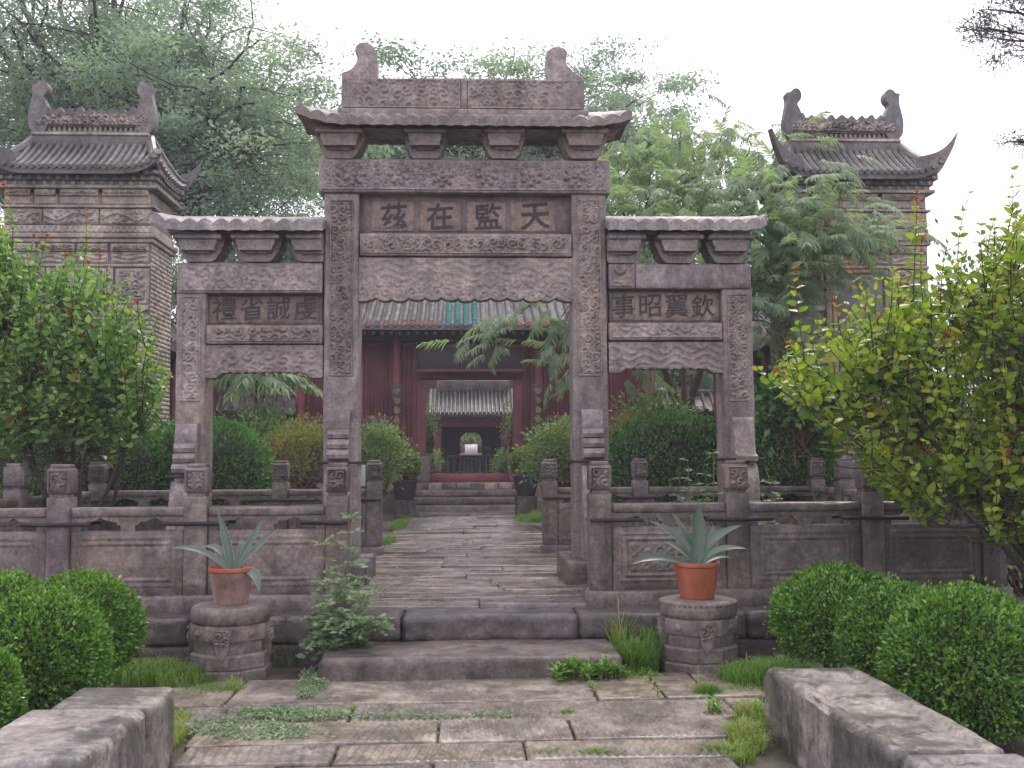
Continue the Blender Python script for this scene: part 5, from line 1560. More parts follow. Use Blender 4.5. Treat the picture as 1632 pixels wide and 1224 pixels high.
# ---- feathery silk trees built from fronds
def frond_np(seed):
    g = np.random.default_rng(seed)
    V, F, T, k = [], [], [], 0
    def strip(p0, d, ln, w, droop, tint):
        nonlocal k
        n = 4
        s = np.linspace(0, 1, n)
        d = unit(np.array(d, float))
        side = unit(np.cross(d, [0, 0, 1.0]) + g.normal(size=3) * 0.25)
        c = np.array(p0) + d * (ln * s)[:, None] + np.array([0, 0, -1.0]) * (droop * ln * s ** 2)[:, None]
        ww = w * np.array([0.6, 1.0, 0.95, 0.35])
        a = np.concatenate([c + side * ww[:, None] / 2, c - side * ww[:, None] / 2])
        V.append(a); T.append(np.full(2 * n, tint))
        for i in range(n - 1):
            F.append([k + i, k + i + 1, k + n + i + 1, k + n + i])
        k += 2 * n
    N = 16
    dz = g.uniform(0.18, 0.34)
    for i in range(1, N + 1):
        t = 0.10 + 0.90 * i / N
        p = np.array([t, 0, -dz * t * t])
        ln = 0.36 * (0.45 + 0.55 * math.sin(math.pi * (0.10 + 0.76 * t)))
        an = R(66 - 40 * t)
        for sg in (-1, 1):
            a = an + g.normal() * 0.08
            strip(p, (math.cos(a), sg * math.sin(a), -0.12 + g.normal() * 0.1), ln * g.uniform(0.85, 1.1), 0.050, g.uniform(0.3, 0.75), float(np.clip(g.normal(0.5, 0.16), 0, 1)))
    strip((0, 0, 0), (1, 0, 0), 0.5, 0.018, dz * 0.5, 0.1)
    strip((0.5, 0, -dz * 0.25), (1, 0, -dz), 0.5, 0.014, dz * 0.3, 0.2)
    return np.concatenate(V), np.array(F), np.concatenate(T)
FR = [frond_np(900 + k) for k in range(6)]
FRM = [np_mesh('frond', v, f, M_MIMOSA, False, np.clip(t + dt, 0, 1)) for (v, f, t), dt in zip(FR, (-0.12, -0.06, 0, 0.03, 0.07, 0.11))]
def frame(d, up):
    d = unit(np.array(d, float)); y = unit(np.cross(up, d)); z = np.cross(d, y)
    return np.stack([d, y, z], 1)
def place_fronds(items, parent, limit=300):
    """items: (pos, dir, up, scale, variant); the largest in the photograph become frond parts, the rest one mass"""
    def show(it):
        u, v, dz = project(it[0])
        return (it[3] / dz) * (1.0 if -30 < u < 1660 and -30 < v < 1250 else 0.05)
    items = sorted(items, key=show, reverse=True)
    for p, d, up, s, k in items[:limit]:
        M = Matrix.Translation(Vector(p)) @ Matrix(frame(d, up).tolist()).to_4x4() @ Matrix.Scale(s, 4)
        link('frond', FRM[k % 6], parent, M=M)
    rest = items[limit:]
    if rest:
        parts = []
        for p, d, up, s, k in rest:
            v, f, t = FR[k % 6]
            parts.append((v @ frame(d, up).T * s + np.array(p), f, np.clip(t + (k % 5) * 0.04 - 0.08, 0, 1)))
        foliage_obj('foliage', parts, M_MIMOSA, parent)
def silk_tree():
    g = np.random.default_rng(77)
    base = np.array(at(1090, 700, 17.0)); base[2] = 0.3
    t = thing('silk_tree', 'feathery silk tree with forked brown trunk, one branch drooping through the gateway opening', 'tree', tuple(base))
    fork = np.array(at(1090, 672, 17.0))
    m = MB()
    m.tube(curve(base, fork, (0.03, 0, 0), 6), np.linspace(0.15, 0.13, 6), 10)
    stems = []
    for px, py, Y, r in ((1056, 587, 16.9, 0.075), (1090, 590, 17.2, 0.05), (1117, 587, 16.8, 0.065)):
        e = np.array(at(px, py, Y))
        e2 = e + (e - fork) * 0.9 + np.array([0, 0, 0.5])
        c = np.concatenate([curve(fork, e, (0, 0, 0), 5), curve(e, e2, g.normal(size=3) * 0.1, 6)[1:]])
        m.tube(c, np.linspace(r * 1.15, r * 0.75, len(c)), 8)
        stems.append(e2)
    tg = [(1000, 330, 16.2), (1040, 262, 17.2), (1085, 205, 17.6), (1150, 215, 16.8), (1195, 235, 15.5), (1240, 295, 13.9), (1295, 305, 13.7), (1350, 350, 13.7), (1290, 395, 13.7),
          (1225, 400, 14.2), (1150, 330, 15.5), (1060, 400, 16.2), (1250, 450, 13.8), (985, 420, 16.0), (985, 255, 17.5), (1110, 280, 16.5), (1060, 320, 16.2), (1170, 430, 15.2),
          (1195, 480, 14.6), (1020, 240, 18.0), (1130, 380, 15.4), (1235, 520, 13.9), (1240, 350, 14.0), (1330, 375, 13.5), (1215, 290, 14.5), (1100, 240, 17.0),
          (895, 505, 15.2), (830, 500, 14.9), (770, 545, 14.7), (885, 560, 15.0), (905, 600, 15.0), (1000, 560, 15.6), (950, 480, 15.6)]
    items = []
    for i, (px, py, Y) in enumerate(tg):
        q = np.array(at(px, py, Y))
        s = stems[int(np.argmin([np.linalg.norm(q - e) + (0.6 if k == 1 else 0) for k, e in enumerate(stems)]))]
        low = px < 960 and py > 470
        c = curve(s, q, (0, 0, (0.05 if not low else 0.55)) + g.normal(size=3) * 0.12, 12, g, 0.025)
        m.tube(c, np.linspace(0.034, 0.010, 12), 6)
        n = 44 if not low else 14
        for k in range(n):
            p = c[g.integers(7, 12)] if k % 3 else q
            p = p + g.normal(size=3) * np.array([0.46, 0.46, 0.15]) * (1.0 if not low else 0.5)
            d = (p - c[6]); d[2] = 0
            d = unit(d + g.normal(size=3) * 0.6) + np.array([0, 0, g.uniform(-0.35, 0.15) - (0.25 if low else 0)])
            items.append((p, d, np.array([0, 0, 1.0]) + g.normal(size=3) * 0.22, g.uniform(0.30, 0.47), int(g.integers(0, 6))))
    m.build('trunk', M_BARKBROWN, t)
    place_fronds(items, t)
silk_tree()
def sapling():
    g = np.random.default_rng(78)
    x, Y, z = at(404, 604, 17.8)
    t = thing('silk_tree_sapling', 'umbrella-shaped feathery sapling on a thin straight stem under the side bay', 'sapling', (x, Y, 0.3))
    MB().tube(curve((x - 0.02, Y, 0.3), (x + 0.03, Y, z + 0.1), (0.03, 0, 0), 10, g, 0.01), np.linspace(0.045, 0.025, 10), 8).build('trunk', M_BARKBROWN, t)
    items = []
    for k in range(17):
        a = k * 2 * math.pi / 17 * 1.0 + g.normal() * 0.1
        lift = g.uniform(-0.2, 0.35)
        items.append((np.array([x, Y, z + 0.08 + 0.1 * (k % 3)]), (math.cos(a), math.sin(a), lift), (0, 0, 1.0), g.uniform(0.72, 0.92), int(g.integers(1, 6))))
    for k in range(6):
        a = g.uniform(-0.9, 0.6)
        items.append((np.array([x + 0.5, Y + 0.1, z + 0.05]), (math.cos(a), math.sin(a), -0.1), (0, 0, 1.0), 0.6, int(g.integers(1, 6))))
    place_fronds(items, t)
sapling()

# ---- crape myrtles: shoots with paired leaves, red at the tips
def leaf_mesh(tint, seed, mat):
    g = np.random.default_rng(seed)
    n = 5
    s = np.linspace(0, 1, n)
    w = 0.31 * np.array([0.12, 0.85, 1.0, 0.66, 0.02])
    z = -0.20 * s ** 2 + 0.05 * g.normal(size=n) * s
    V = []
    for i in range(n):
        for j, yy in enumerate((-1, 0, 1)):
            V.append((s[i], yy * w[i], z[i] + (0.10 * w[i] / 0.27 * 0.7 if yy else 0)))
    F = []
    for i in range(n - 1):
        for j in range(2):
            F.append([i * 3 + j, (i + 1) * 3 + j, (i + 1) * 3 + j + 1, i * 3 + j + 1])
    return np.array(V), np.array(F), np.full(len(V), tint)
def crape(label, base, forks, region, Y0, Y1, n, spikes, leafL, mat, seed, red):
    g = np.random.default_rng(seed)
    t = thing('crape_myrtle', label, 'shrub', base)
    m = MB()
    base = np.array(base, float)
    nodes = []
    for q in forks:
        q = np.array(at(*q), float)
        c = curve(base, q, g.normal(size=3) * 0.1, 12, g, 0.02)
        m.tube(c, np.linspace(0.034, 0.009, 12), 7)
        nodes += [c[k] for k in (5, 7, 9, 11)]
    nodes = np.array(nodes)
    shoots = []
    for p in pts(n, region, Y0, Y1, g):
        p = np.array(p)
        nd = nodes[np.argmin(np.linalg.norm(nodes - p, axis=1) + (nodes[:, 2] > p[2]) * 0.4)]
        d = unit(unit(p - nd) * 0.8 + np.array([0, 0, 0.75]) + g.normal(size=3) * 0.3)
        ln = g.uniform(0.22, 0.42) * leafL / 0.06
        shoots.append((nd, p - d * ln * 0.5, d, ln, g.random()))
    for a, b, Y, rd in spikes:
        p, q = np.array(at(*a, Y)), np.array(at(*b, Y))
        nd = nodes[np.argmin(np.linalg.norm(nodes - p, axis=1))]
        shoots.append((nd, p, unit(q - p), np.linalg.norm(q - p), rd))
    items = []
    for nd, p, d, ln, rd in shoots:
        tw = curve(nd, p, (0, 0, -0.04) + g.normal(size=3) * 0.04, 7)
        m.tube(tw, np.linspace(0.008, 0.005, 7), 4)
        tip = p + d * ln
        bend = g.normal(size=3) * 0.05 * ln
        c = curve(p, tip, bend, 8)
        m.tube(c, np.linspace(0.006, 0.002, 8), 4)
        k = max(4, int(ln / (leafL * 0.72)))
        side = unit(np.cross(d, rdir(g, 1)[0]))
        for i in range(k):
            s = (i + 0.5) / k
            pos = p + d * ln * s + bend * 4 * s * (1 - s)
            sd = unit(side * math.cos(i * 1.35) + np.cross(d, side) * math.sin(i * 1.35) * 0.8)
            L = leafL * (1.12 - 0.62 * s ** 2) * g.uniform(0.8, 1.15)
            for sg in (-1, 1):
                dd = unit(sd * sg + d * (0.40 + 0.5 * s) + np.array([0, 0, -0.1]) + g.normal(size=3) * 0.25)
                up = unit(d * 0.6 + np.array([0, -0.25, 0.25]) + g.normal(size=3) * 0.55)
                redness = 1.0 if (rd > 1 - red and s > 0.86) else (0.84 if rd > 1 - red and s > 0.68 else None)
                tint = redness + g.uniform(-0.05, 0.02) if redness else float(np.clip(0.26 + 0.32 * s + g.normal(0, 0.22), 0, 0.76))
                items.append((pos, dd, up, L, tint))
            if rd > 1 - red and i == k - 1:
                for q in range(5):
                    items.append((pos, unit(d + g.normal(size=3) * 0.55), unit(g.normal(size=3)), leafL * 0.38, 0.98))
    m.build('trunk', M_BARK, t)
    tl = [0.08, 0.25, 0.38, 0.5, 0.62, 0.74, 0.86, 0.97]
    LM = [leaf_mesh(x, 20 + i, mat) for i, x in enumerate(tl)]
    LMM = [np_mesh('leaf', v, f, mat, True, q) for v, f, q in LM]
    def show(it):
        u, v, dz = project(it[0])
        return (it[3] / dz) * (1.0 if -10 < u < 1640 and -10 < v < 1230 else 0.02)
    items.sort(key=show, reverse=True)
    for p, d, up, L, ti in items[:300]:
        k = int(np.argmin([abs(ti - q) for q in tl]))
        M = Matrix.Translation(Vector(p)) @ Matrix(frame(d, up).tolist()).to_4x4() @ Matrix.Scale(L, 4)
        link('leaf', LMM[k], t, M=M)
    parts = []
    for p, d, up, L, ti in items[300:]:
        v, f, q = LM[int(np.argmin([abs(ti - q) for q in tl]))]
        parts.append((v @ frame(d, up).T * L + p, f, np.full(len(v), ti)))
    foliage_obj('foliage', parts, mat, t)
    return t
crape('large yellow-green crape myrtle with upright leafy shoots spread over the balustrade', tuple(at(1760, 1000, 7.9)[:2]) + (0.0,),
      [(1640, 560, 7.6), (1560, 700, 7.5), (1480, 640, 7.4), (1400, 600, 7.2), (1330, 620, 7.4), (1550, 500, 7.8), (1450, 730, 7.2), (1700, 450, 7.8), (1420, 520, 7.9), (1620, 640, 7.2), (1760, 600, 7.6), (1600, 790, 7.3), (1640, 830, 7.2)],
      [(1235, 600), (1290, 560), (1370, 505), (1440, 455), (1500, 490), (1540, 415), (1640, 360), (1760, 380), (1780, 900), (1640, 900), (1560, 815), (1460, 805), (1390, 765), (1340, 690), (1270, 650)], 6.9, 8.3, 700,
      [((1285, 590), (1268, 425), 7.6, 0.99), ((1395, 560), (1352, 415), 7.6, 0.99), ((1455, 480), (1462, 300), 7.6, 0.99), ((1500, 500), (1512, 380), 7.5, 0.2), ((1535, 470), (1548, 300), 7.5, 0.7), ((1572, 430), (1585, 345), 7.5, 0.2), ((1595, 400), (1612, 262), 7.4, 0.3),
       ((1430, 560), (1425, 445), 7.4, 0.2), ((1480, 520), (1470, 375), 7.7, 0.98), ((1300, 640), (1232, 590), 7.4, 0.99), ((1625, 420), (1640, 330), 7.6, 0.97), ((1560, 470), (1572, 420), 7.3, 0.1), ((1330, 640), (1275, 600), 7.2, 0.99), ((1350, 590), (1330, 470), 7.8, 0.98)], 0.086, M_CRAPE, 91, 0.08)
crape('green crape myrtle with clusters of red tips in front of the screen', tuple(at(128, 780, 11.6)[:2]) + (0.33,),
      [(120, 660, 11.6), (60, 600, 11.5), (160, 580, 11.8), (210, 620, 11.6), (10, 520, 11.5), (110, 480, 11.7), (-40, 560, 11.5), (230, 660, 11.4)],
      [(-40, 360), (20, 400), (60, 450), (110, 430), (150, 440), (190, 490), (232, 520), (240, 590), (262, 600), (258, 640), (215, 680), (190, 712), (130, 690), (60, 705), (-40, 700)], 10.9, 12.3, 560,
      [((15, 420), (4, 290), 11.4, 0.99), ((45, 440), (55, 372), 11.4, 0.99), ((125, 450), (136, 330), 11.5, 0.99), ((95, 470), (108, 402), 11.5, 0.99), ((140, 480), (158, 400), 11.5, 0.99), ((60, 430), (75, 370), 11.5, 0.98), ((-10, 420), (-5, 330), 11.3, 0.98), ((235, 560), (255, 500), 11.5, 0.1)], 0.100, M_CRAPE2, 92, 0.07)

# ---- dark cypress spray reaching in from outside the frame
def cypress():
    g = np.random.default_rng(99)
    bx, by = at(1790, 700, 9.6)[0], 9.6
    t = thing('cypress_tree', 'dark cypress sprays reaching in at the top corner against the white sky', 'tree', (bx, by, -0.05))
    m = MB()
    m.tube(curve((bx, by, -0.1), (bx + 0.1, by, 7.2), (0.05, 0, 0), 10, g, 0.02), np.linspace(0.17, 0.06, 10), 10)
    P, D = [], []
    for (px, py, Y), n, sp in [((1560, 45, 9.4), 320, 0.10), ((1590, 62, 9.5), 520, 0.13), ((1620, 72, 9.5), 560, 0.13), ((1625, 15, 9.6), 420, 0.12), ((1575, 15, 9.4), 90, 0.10), ((1650, 40, 9.6), 700, 0.2), ((1625, 225, 9.5), 130, 0.07), ((1606, 226, 9.5), 60, 0.05),
                               ((1690, 230, 9.6), 700, 0.22), ((1720, 60, 9.6), 900, 0.3), ((1760, -60, 9.6), 900, 0.35), ((1690, -70, 9.5), 700, 0.25), ((1770, 180, 9.6), 900, 0.3)]:
        q = np.array(at(px, py, Y))
        s = np.array([bx + 0.08, by, q[2] - 0.25])
        c = curve(s, q, (0, 0, 0.06), 9, g, 0.01)
        m.tube(c, np.linspace(0.022, 0.006, 9), 6)
        for k in range(7):
            e = q + g.normal(size=3) * sp
            m.tube(curve(c[g.integers(5, 9)], e, (0, 0, 0.01), 4), [0.006, 0.005, 0.004, 0.002], 4)
            P.append(e + g.normal(size=(n // 7, 3)) * sp * 0.42); D.append(np.repeat((e - q)[None], n // 7, 0) + g.normal(size=(n // 7, 3)) * sp)
    m.build('trunk', M_BARK, t)
    P, D = np.concatenate(P), np.concatenate(D)
    n = len(P)
    foliage_obj('crown', [leaves(P, D, rdir(g, n), g.uniform(0.03, 0.06, n), np.full(n, 0.012), g.random(n))], M_CYPRESS, t)
cypress()
# ================================================================== drums, pots, agaves, weeds, grass
def drum(label, px, Yc, seed):
    x = at(px, 1000, Yc)[0]
    t = thing('stone_drum', label, 'stone stool', (x, Yc, 0.0), 'carved stone drums in front of the balustrades')
    r = 0.285
    ph = math.pi / 8
    def octa(name, prof, amp=0.004):
        return MB().lathe([(a / math.cos(ph), b) for a, b in prof], (x, Yc, 0), 8, amp, seed, ph).build(name, M_STONE, t, sharp=25)
    octa('base', [(r * 0.9, -0.03), (r * 0.985, 0.0), (r * 1.0, 0.02), (r * 0.99, 0.075), (r * 0.93, 0.092)])
    octa('lower_band', [(r * 0.90, 0.09), (r * 0.955, 0.10), (r * 0.965, 0.19), (r * 0.93, 0.205), (r * 0.88, 0.208)])
    octa('waist', [(r * 0.86, 0.20), (r * 0.875, 0.21), (r * 0.875, 0.30)])
    u = octa('upper_band', [(r * 0.88, 0.292), (r * 0.95, 0.298), (r * 0.965, 0.31), (r * 0.965, 0.395), (r * 0.94, 0.412), (r * 0.80, 0.416)])
    MB().lathe([(r * 0.86, 0.405), (r * 0.98, 0.415), (r * 1.03, 0.445), (r * 1.035, 0.485), (r * 1.0, 0.52), (r * 0.93, 0.54), (r * 0.80, 0.545), (0.02, 0.546)], (x, Yc, 0), 40, 0.004, seed).build('top_disc', M_STONE, t, sharp=60)
    if seed == 2:
        me = None
        for k in range(44):
            a = 2 * math.pi * k / 44
            if me is None:
                ob = MB().rbox(-0.012, 0.012, -0.012, 0.012, -0.01, 0.012, 0.006, 0, 1, 1).build('bead', M_STONE, t)
                me = ob.data
                bpy.data.objects.remove(ob)
            link('bead', me, t, M=Matrix.Translation((x + r * 1.0 * math.cos(a), Yc + r * 1.0 * math.sin(a), 0.517)))
    # hanging cloth motif, bosses
    for k in range(8):
        a = -math.pi / 2 + k * math.pi / 4
        ca, sa = math.cos(a), math.sin(a)
        def tr(m):
            return xf(m, a + math.pi / 2, x + ca * r * 0.955, Yc + sa * r * 0.955)
        if k % 2 == 0:
            m = MB().poly([(-0.075, 0.40), (-0.04, 0.22), (0.0, 0.165), (0.04, 0.22), (0.075, 0.40)], -0.026, 0.02)
            m.relief(-0.05, 0.05, 0.27, 0.39, -0.028, lambda u, v: scroll(u, v, 0.06, seed + 3), 0.018, 0.005, 0, 0, 0.01)
            tr(m).build('pendant', M_STONE, t, sharp=35)
        else:
            m = MB().lathe([(0.028, -0.012), (0.03, 0.0), (0.018, 0.014), (0.004, 0.018)], (0, 0, 0), 10)
            for v in m.V:
                yy = v[:, 1].copy(); v[:, 1] = -v[:, 2] - 0.008; v[:, 2] = yy + 0.35
            tr(m).build('boss', M_STONE, t, sharp=35)
    return x, Yc
d1 = drum('eight-sided stone drum under the aged pinkish pot, its top disc plain', 368, 7.98, 1)
d2 = drum('eight-sided stone drum under the orange-red pot, with a beaded top disc', 1113, 7.98, 2)
def pot(label, x, y, z, r, h, mat, rim, seed):
    t = thing('flower_pot', label, 'pot', (x, y, z))
    MB().lathe([(r * 0.68, 0.001), (r * 0.72, 0.004), (r * 0.95, h * 0.86), (r * 0.955, h * 0.87), (r * 0.90, h * 0.875)], (x, y, z), 40, 0.0015, seed).build('pot_body', mat, t, sharp=40)
    MB().lathe([(r * 0.94, h * 0.88), (r * 1.0, h * 0.885), (r * 1.02, h * 0.93), (r * 1.0, h), (r * 0.93, h), (r * 0.90, h * 0.93), (r * 0.89, h * 0.89)], (x, y, z), 40, 0.001, seed).build('pot_rim', rim, t, sharp=50)
    MB().lathe([(r * 0.885, h * 0.89), (r * 0.5, h * 0.92), (0.01, h * 0.93)], (x, y, z), 24, 0.006, seed).build('soil', M_SOIL, t)
pot('aged pinkish terracotta pot with an orange rim holding a slender agave', d1[0] - 0.0, d1[1], 0.545, 0.172, 0.272, M_POTOLD, M_POTRIM, 3)
pot('clean orange-red pot holding the broad blue-grey agave', d2[0] - 0.005, d2[1], 0.545, 0.178, 0.275, M_POTRED, M_POTRED, 4)
def agave(label, x, y, z, tips, wid, seed, margin):
    g = np.random.default_rng(seed)
    t = thing('agave', label, 'agave', (x, y, z))
    for (mx, my, tx, ty, dY, w) in tips:
        p0 = np.array([x + g.uniform(-0.02, 0.02), y + dY * 0.08, z - 0.04])
        p2 = np.array(at(tx, ty, y + dY))
        pm = np.array(at(mx, my, y + dY * 0.55))
        p1 = 2 * pm - 0.5 * (p0 + p2)
        n = 14
        s = np.linspace(0, 1, n)[:, None]
        c = (1 - s) ** 2 * p0 + 2 * s * (1 - s) * p1 + s ** 2 * p2
        T = unit(np.gradient(c, axis=0))
        side = unit(np.cross(T, np.array([0.12 * g.normal(), -0.9, 0.9])))
        flat = np.abs(T[:, 2:3])
        nrm = np.cross(side, T)
        ss = s[:, 0]
        W = wid * w * (0.55 + 1.0 * np.sin(np.pi * np.clip(ss * 0.82 + 0.12, 0, 1)) ** 1.0 * 0.55) * np.clip((1 - ss) * 3.2, 0, 1) ** 0.62 + 0.001
        prof = np.array([(-1, 0.30), (-0.82, 0.20), (-0.45, 0.03), (0, -0.06), (0.45, 0.03), (0.82, 0.20), (1, 0.30), (0.7, 0.07), (0, -0.26), (-0.7, 0.07)])
        tn = np.array([1, 0.35, 0.42, 0.5, 0.42, 0.35, 1, 0.35, 0.3, 0.35]) if margin else np.array([0.55, 0.4, 0.45, 0.5, 0.45, 0.4, 0.55, 0.4, 0.35, 0.4])
        V = c[:, None, :] + side[:, None, :] * (prof[None, :, 0, None] * W[:, None, None]) + nrm[:, None, :] * (prof[None, :, 1, None] * W[:, None, None] * 0.9)
        K = len(prof)
        idx = np.arange(n * K).reshape(n, K)
        nx = np.roll(idx, -1, 1)
        F = np.stack([idx[:-1], nx[:-1], nx[1:], idx[1:]], -1).reshape(-1, 4)
        tint = (tn[None, :] + 0.10 * n2(ss * 9, ss * 0, seed)[:, None] + g.normal() * 0.06).repeat(1, 0)
        me = np_mesh('leaf', V.reshape(-1, 3), F, M_AGAVE, True, np.clip(tint, 0, 1).ravel(), 60)
        link('leaf', me, t)
agave('slender agave with thin pale-edged leaves and one leaf drooping over the rim', d1[0], d1[1], 0.80, [
    (325, 880, 272, 874, -0.12, 0.75), (362, 868, 347, 816, 0.02, 1.05), (352, 878, 322, 872, 0.12, 0.8), (385, 875, 383, 863, 0.10, 0.9), (398, 866, 418, 828, 0.05, 0.8),
    (402, 880, 446, 840, -0.08, 0.85), (402, 912, 413, 945, -0.20, 1.1), (368, 890, 355, 850, 0.18, 0.8)], 0.028, 5, True)
agave('broad blue-grey agave with spreading thick leaves', d2[0], d2[1], 0.80, [
    (1055, 889, 1006, 900, -0.18, 0.85), (1085, 862, 1034, 829, -0.02, 0.95), (1096, 860, 1071, 817, 0.10, 0.9), (1113, 855, 1113, 801, 0.0, 1.35), (1135, 862, 1182, 837, -0.02, 1.0), (1142, 878, 1190, 874, -0.12, 0.75),
    (1090, 880, 1060, 863, 0.14, 0.8), (1140, 888, 1166, 890, 0.16, 0.7), (1122, 870, 1138, 836, 0.14, 0.85)], 0.034, 6, False)

# ---- weeds
def weed(label, stems, mat, seed, leafL, per, parent=None, name='weed', lobes=5, group=None, cat='weed'):
    """upright stems with lobed leaves; stems: (base xyz, tip xyz, spread)"""
    g = np.random.default_rng(seed)
    b = stems[0][0]
    t = thing(name, label, cat, tuple(b), group)
    m, parts = MB(), []
    for p, q, sp in stems:
        p, q = np.array(p, float), np.array(q, float)
        c = curve(p, q, g.normal(size=3) * 0.03, 9)
        m.tube(c, np.linspace(0.007, 0.003, 9), 5)
        for k in range(per):
            s = g.uniform(0.05, 1.0)
            pos = c[min(8, int(s * 8.99))]
            a = g.uniform(0, 2 * math.pi)
            L = leafL * (1.15 - 0.55 * s) * g.uniform(0.7, 1.2) * sp
            d = unit(np.array([math.cos(a), math.sin(a), 0.35 - 0.5 * (1 - s) + g.normal() * 0.2]))
            sd = unit(np.cross(d, [0, 0, 1]))
            C, D = [], []
            for j in range(lobes):
                u = (j + 0.6) / lobes
                w = pos + d * L * u + np.array([0, 0, -0.25 * L * u * u])
                for sg in (-1, 1):
                    C.append(w); D.append(d * 0.7 + sd * sg * 0.9)
            C.append(pos + d * L * 0.55); D.append(d)
            C, D = np.array(C), np.array(D)
            n = len(C)
            Ls = L * 0.42 * g.uniform(0.7, 1.2, n)
            N = np.tile([0, -0.3, 0.6], (n, 1)) + g.normal(size=(n, 3)) * 0.7
            parts.append(leaves(C, D, N, Ls, Ls * 0.5, np.clip(g.normal(0.42 + 0.25 * s, 0.16, n), 0, 1), 0.06))
    m.build('stem', M_STEM, t)
    foliage_obj('foliage', parts, mat, t)
    return t
wz = lambda px, py, Y: at(px, py, Y)
S = []
b0 = np.array([atz(552, 1010, 0.2)[0], 8.25, 0.17])
for tx, ty, Y, sp in ((556, 826, 8.35, 0.95), (512, 868, 8.30, 0.95), (600, 985, 8.0, 0.9), (580, 950, 8.05, 0.9), (520, 960, 8.1, 0.95), (540, 930, 8.2, 1.0), (565, 920, 8.25, 0.9), (500, 985, 8.1, 0.9), (612, 1000, 7.98, 0.8), (590, 935, 8.3, 0.8), (530, 1000, 8.05, 0.9), (565, 985, 8.0, 1.0)):
    S.append((b0 + nr.normal(size=3) * np.array([0.06, 0.03, 0]), at(tx, ty, Y), sp))
weed('tall greyish-green lobed weed beside the step, two spires against the balustrade post', S, M_WEED, 1, 0.175, 34)
S = []
for px, py, tx, ty in ((1098, 800, 1096, 735), (1135, 800, 1137, 722), (1140, 800, 1128, 742), (1100, 800, 1112, 760), (1085, 800, 1082, 745)):
    S.append((at(px, 860, 9.6), at(tx, ty, 9.6), 0.75))
weed('pale green weeds rising behind the balustrade in front of the outer pillar', S, M_WEED, 2, 0.15, 14)
S = [(at(1214, 860, 9.9), at(1218, 742, 9.9), 0.8), (at(1210, 860, 9.9), at(1206, 760, 9.9), 0.7)]
weed('pale green weed rising at the outer side of the leaning brace stone', S, M_WEED, 3, 0.15, 14)
def rosettes(label, spots, mat, seed, L, n, name='weed', wide=0.34, up=0.75):
    g = np.random.default_rng(seed)
    t = thing(name, label, 'weed', tuple(spots[0]))
    parts, m = [], MB()
    for x, y, z in spots:
        a = g.uniform(0, 2 * np.pi, n)
        h = np.linspace(0.02, L * 1.1, n) * g.uniform(0.7, 1.1)
        C = np.stack([x + 0 * a, y + 0 * a, z + h], -1)
        D = np.stack([np.cos(a), np.sin(a), up * np.linspace(0.2, 1.4, n)], -1)
        N = np.tile([0, 0, 1.0], (n, 1)) + g.normal(size=(n, 3)) * 0.2
        Ls = L * g.uniform(0.7, 1.2, n) * np.linspace(1.1, 0.6, n)
        parts.append(leaves(C, D, N, Ls, Ls * wide, np.clip(g.normal(0.55, 0.2, n), 0, 1), 0.08))
        m.tube([(x, y, z - 0.03), (x, y, z + h.max())], [0.005, 0.003], 5)
    m.build('stem', M_STEM, t)
    foliage_obj('foliage', parts, mat, t)
g5 = np.random.default_rng(55)
sp = [(atz(px, 1084, 0)[0] + g5.normal() * 0.02, 7.60 + g5.normal() * 0.035, g5.uniform(0.0, 0.07)) for px in np.linspace(880, 985, 44)]
rosettes('dense patch of bright broad-leaved weeds hanging over the front of the step', sp, M_WEED2, 7, 0.085, 16)
sp = [atz(px, py, 0.03) for px, py in ((942, 1098), (946, 1108), (1042, 1098), (1048, 1108), (1036, 1085), (939, 1090), (1025, 1078))]
rosettes('small bright weeds rooted in the joints of the paving below the step', sp, M_WEED2, 8, 0.05, 12)
sp = [atz(px, py, 0.0) for px, py in ((1137, 1135), (1130, 1140), (1144, 1142))]
rosettes('single leafy weed at the paving edge near the drum with the orange-red pot', sp, M_WEED2, 9, 0.085, 14)

# ---- ground cover and grass
def ground_cover(name, areas, mat, seed, L):
    g = np.random.default_rng(seed)
    parts = []
    for poly, n, z in areas:
        P = np.array([atz(*p, z) for p in poly])
        lo, hi = P[:, :2].min(0), P[:, :2].max(0)
        q = g.uniform(lo, hi, (n * 3, 2))
        ins = np.zeros(len(q), bool)
        j = len(P) - 1
        for i in range(len(P)):
            c = ((P[i, 1] > q[:, 1]) != (P[j, 1] > q[:, 1])) & (q[:, 0] < (P[j, 0] - P[i, 0]) * (q[:, 1] - P[i, 1]) / (P[j, 1] - P[i, 1] + 1e-9) + P[i, 0])
            ins ^= c
            j = i
        q = q[ins][:n]
        den = n2(q[:, 0] * 4, q[:, 1] * 4, seed)
        q = q[den > -0.35]
        k = len(q)
        C = np.stack([q[:, 0], q[:, 1], z + g.uniform(0.005, 0.055, k) * (0.6 + 0.5 * n2(q[:, 0] * 7, q[:, 1] * 7, seed + 2))], -1)
        D = rdir(g, k) * np.array([1, 1, 0.35]) + np.array([0, 0, 0.25])
        Ls = L * g.uniform(0.6, 1.3, k)
        parts.append(leaves(C, D, np.tile([0, 0, 1.0], (k, 1)) + rdir(g, k) * 0.5, Ls, Ls * 0.75, np.clip(g.normal(0.42, 0.2, k), 0, 1)))
    o = foliage_obj(name, parts, mat, None)
    return o
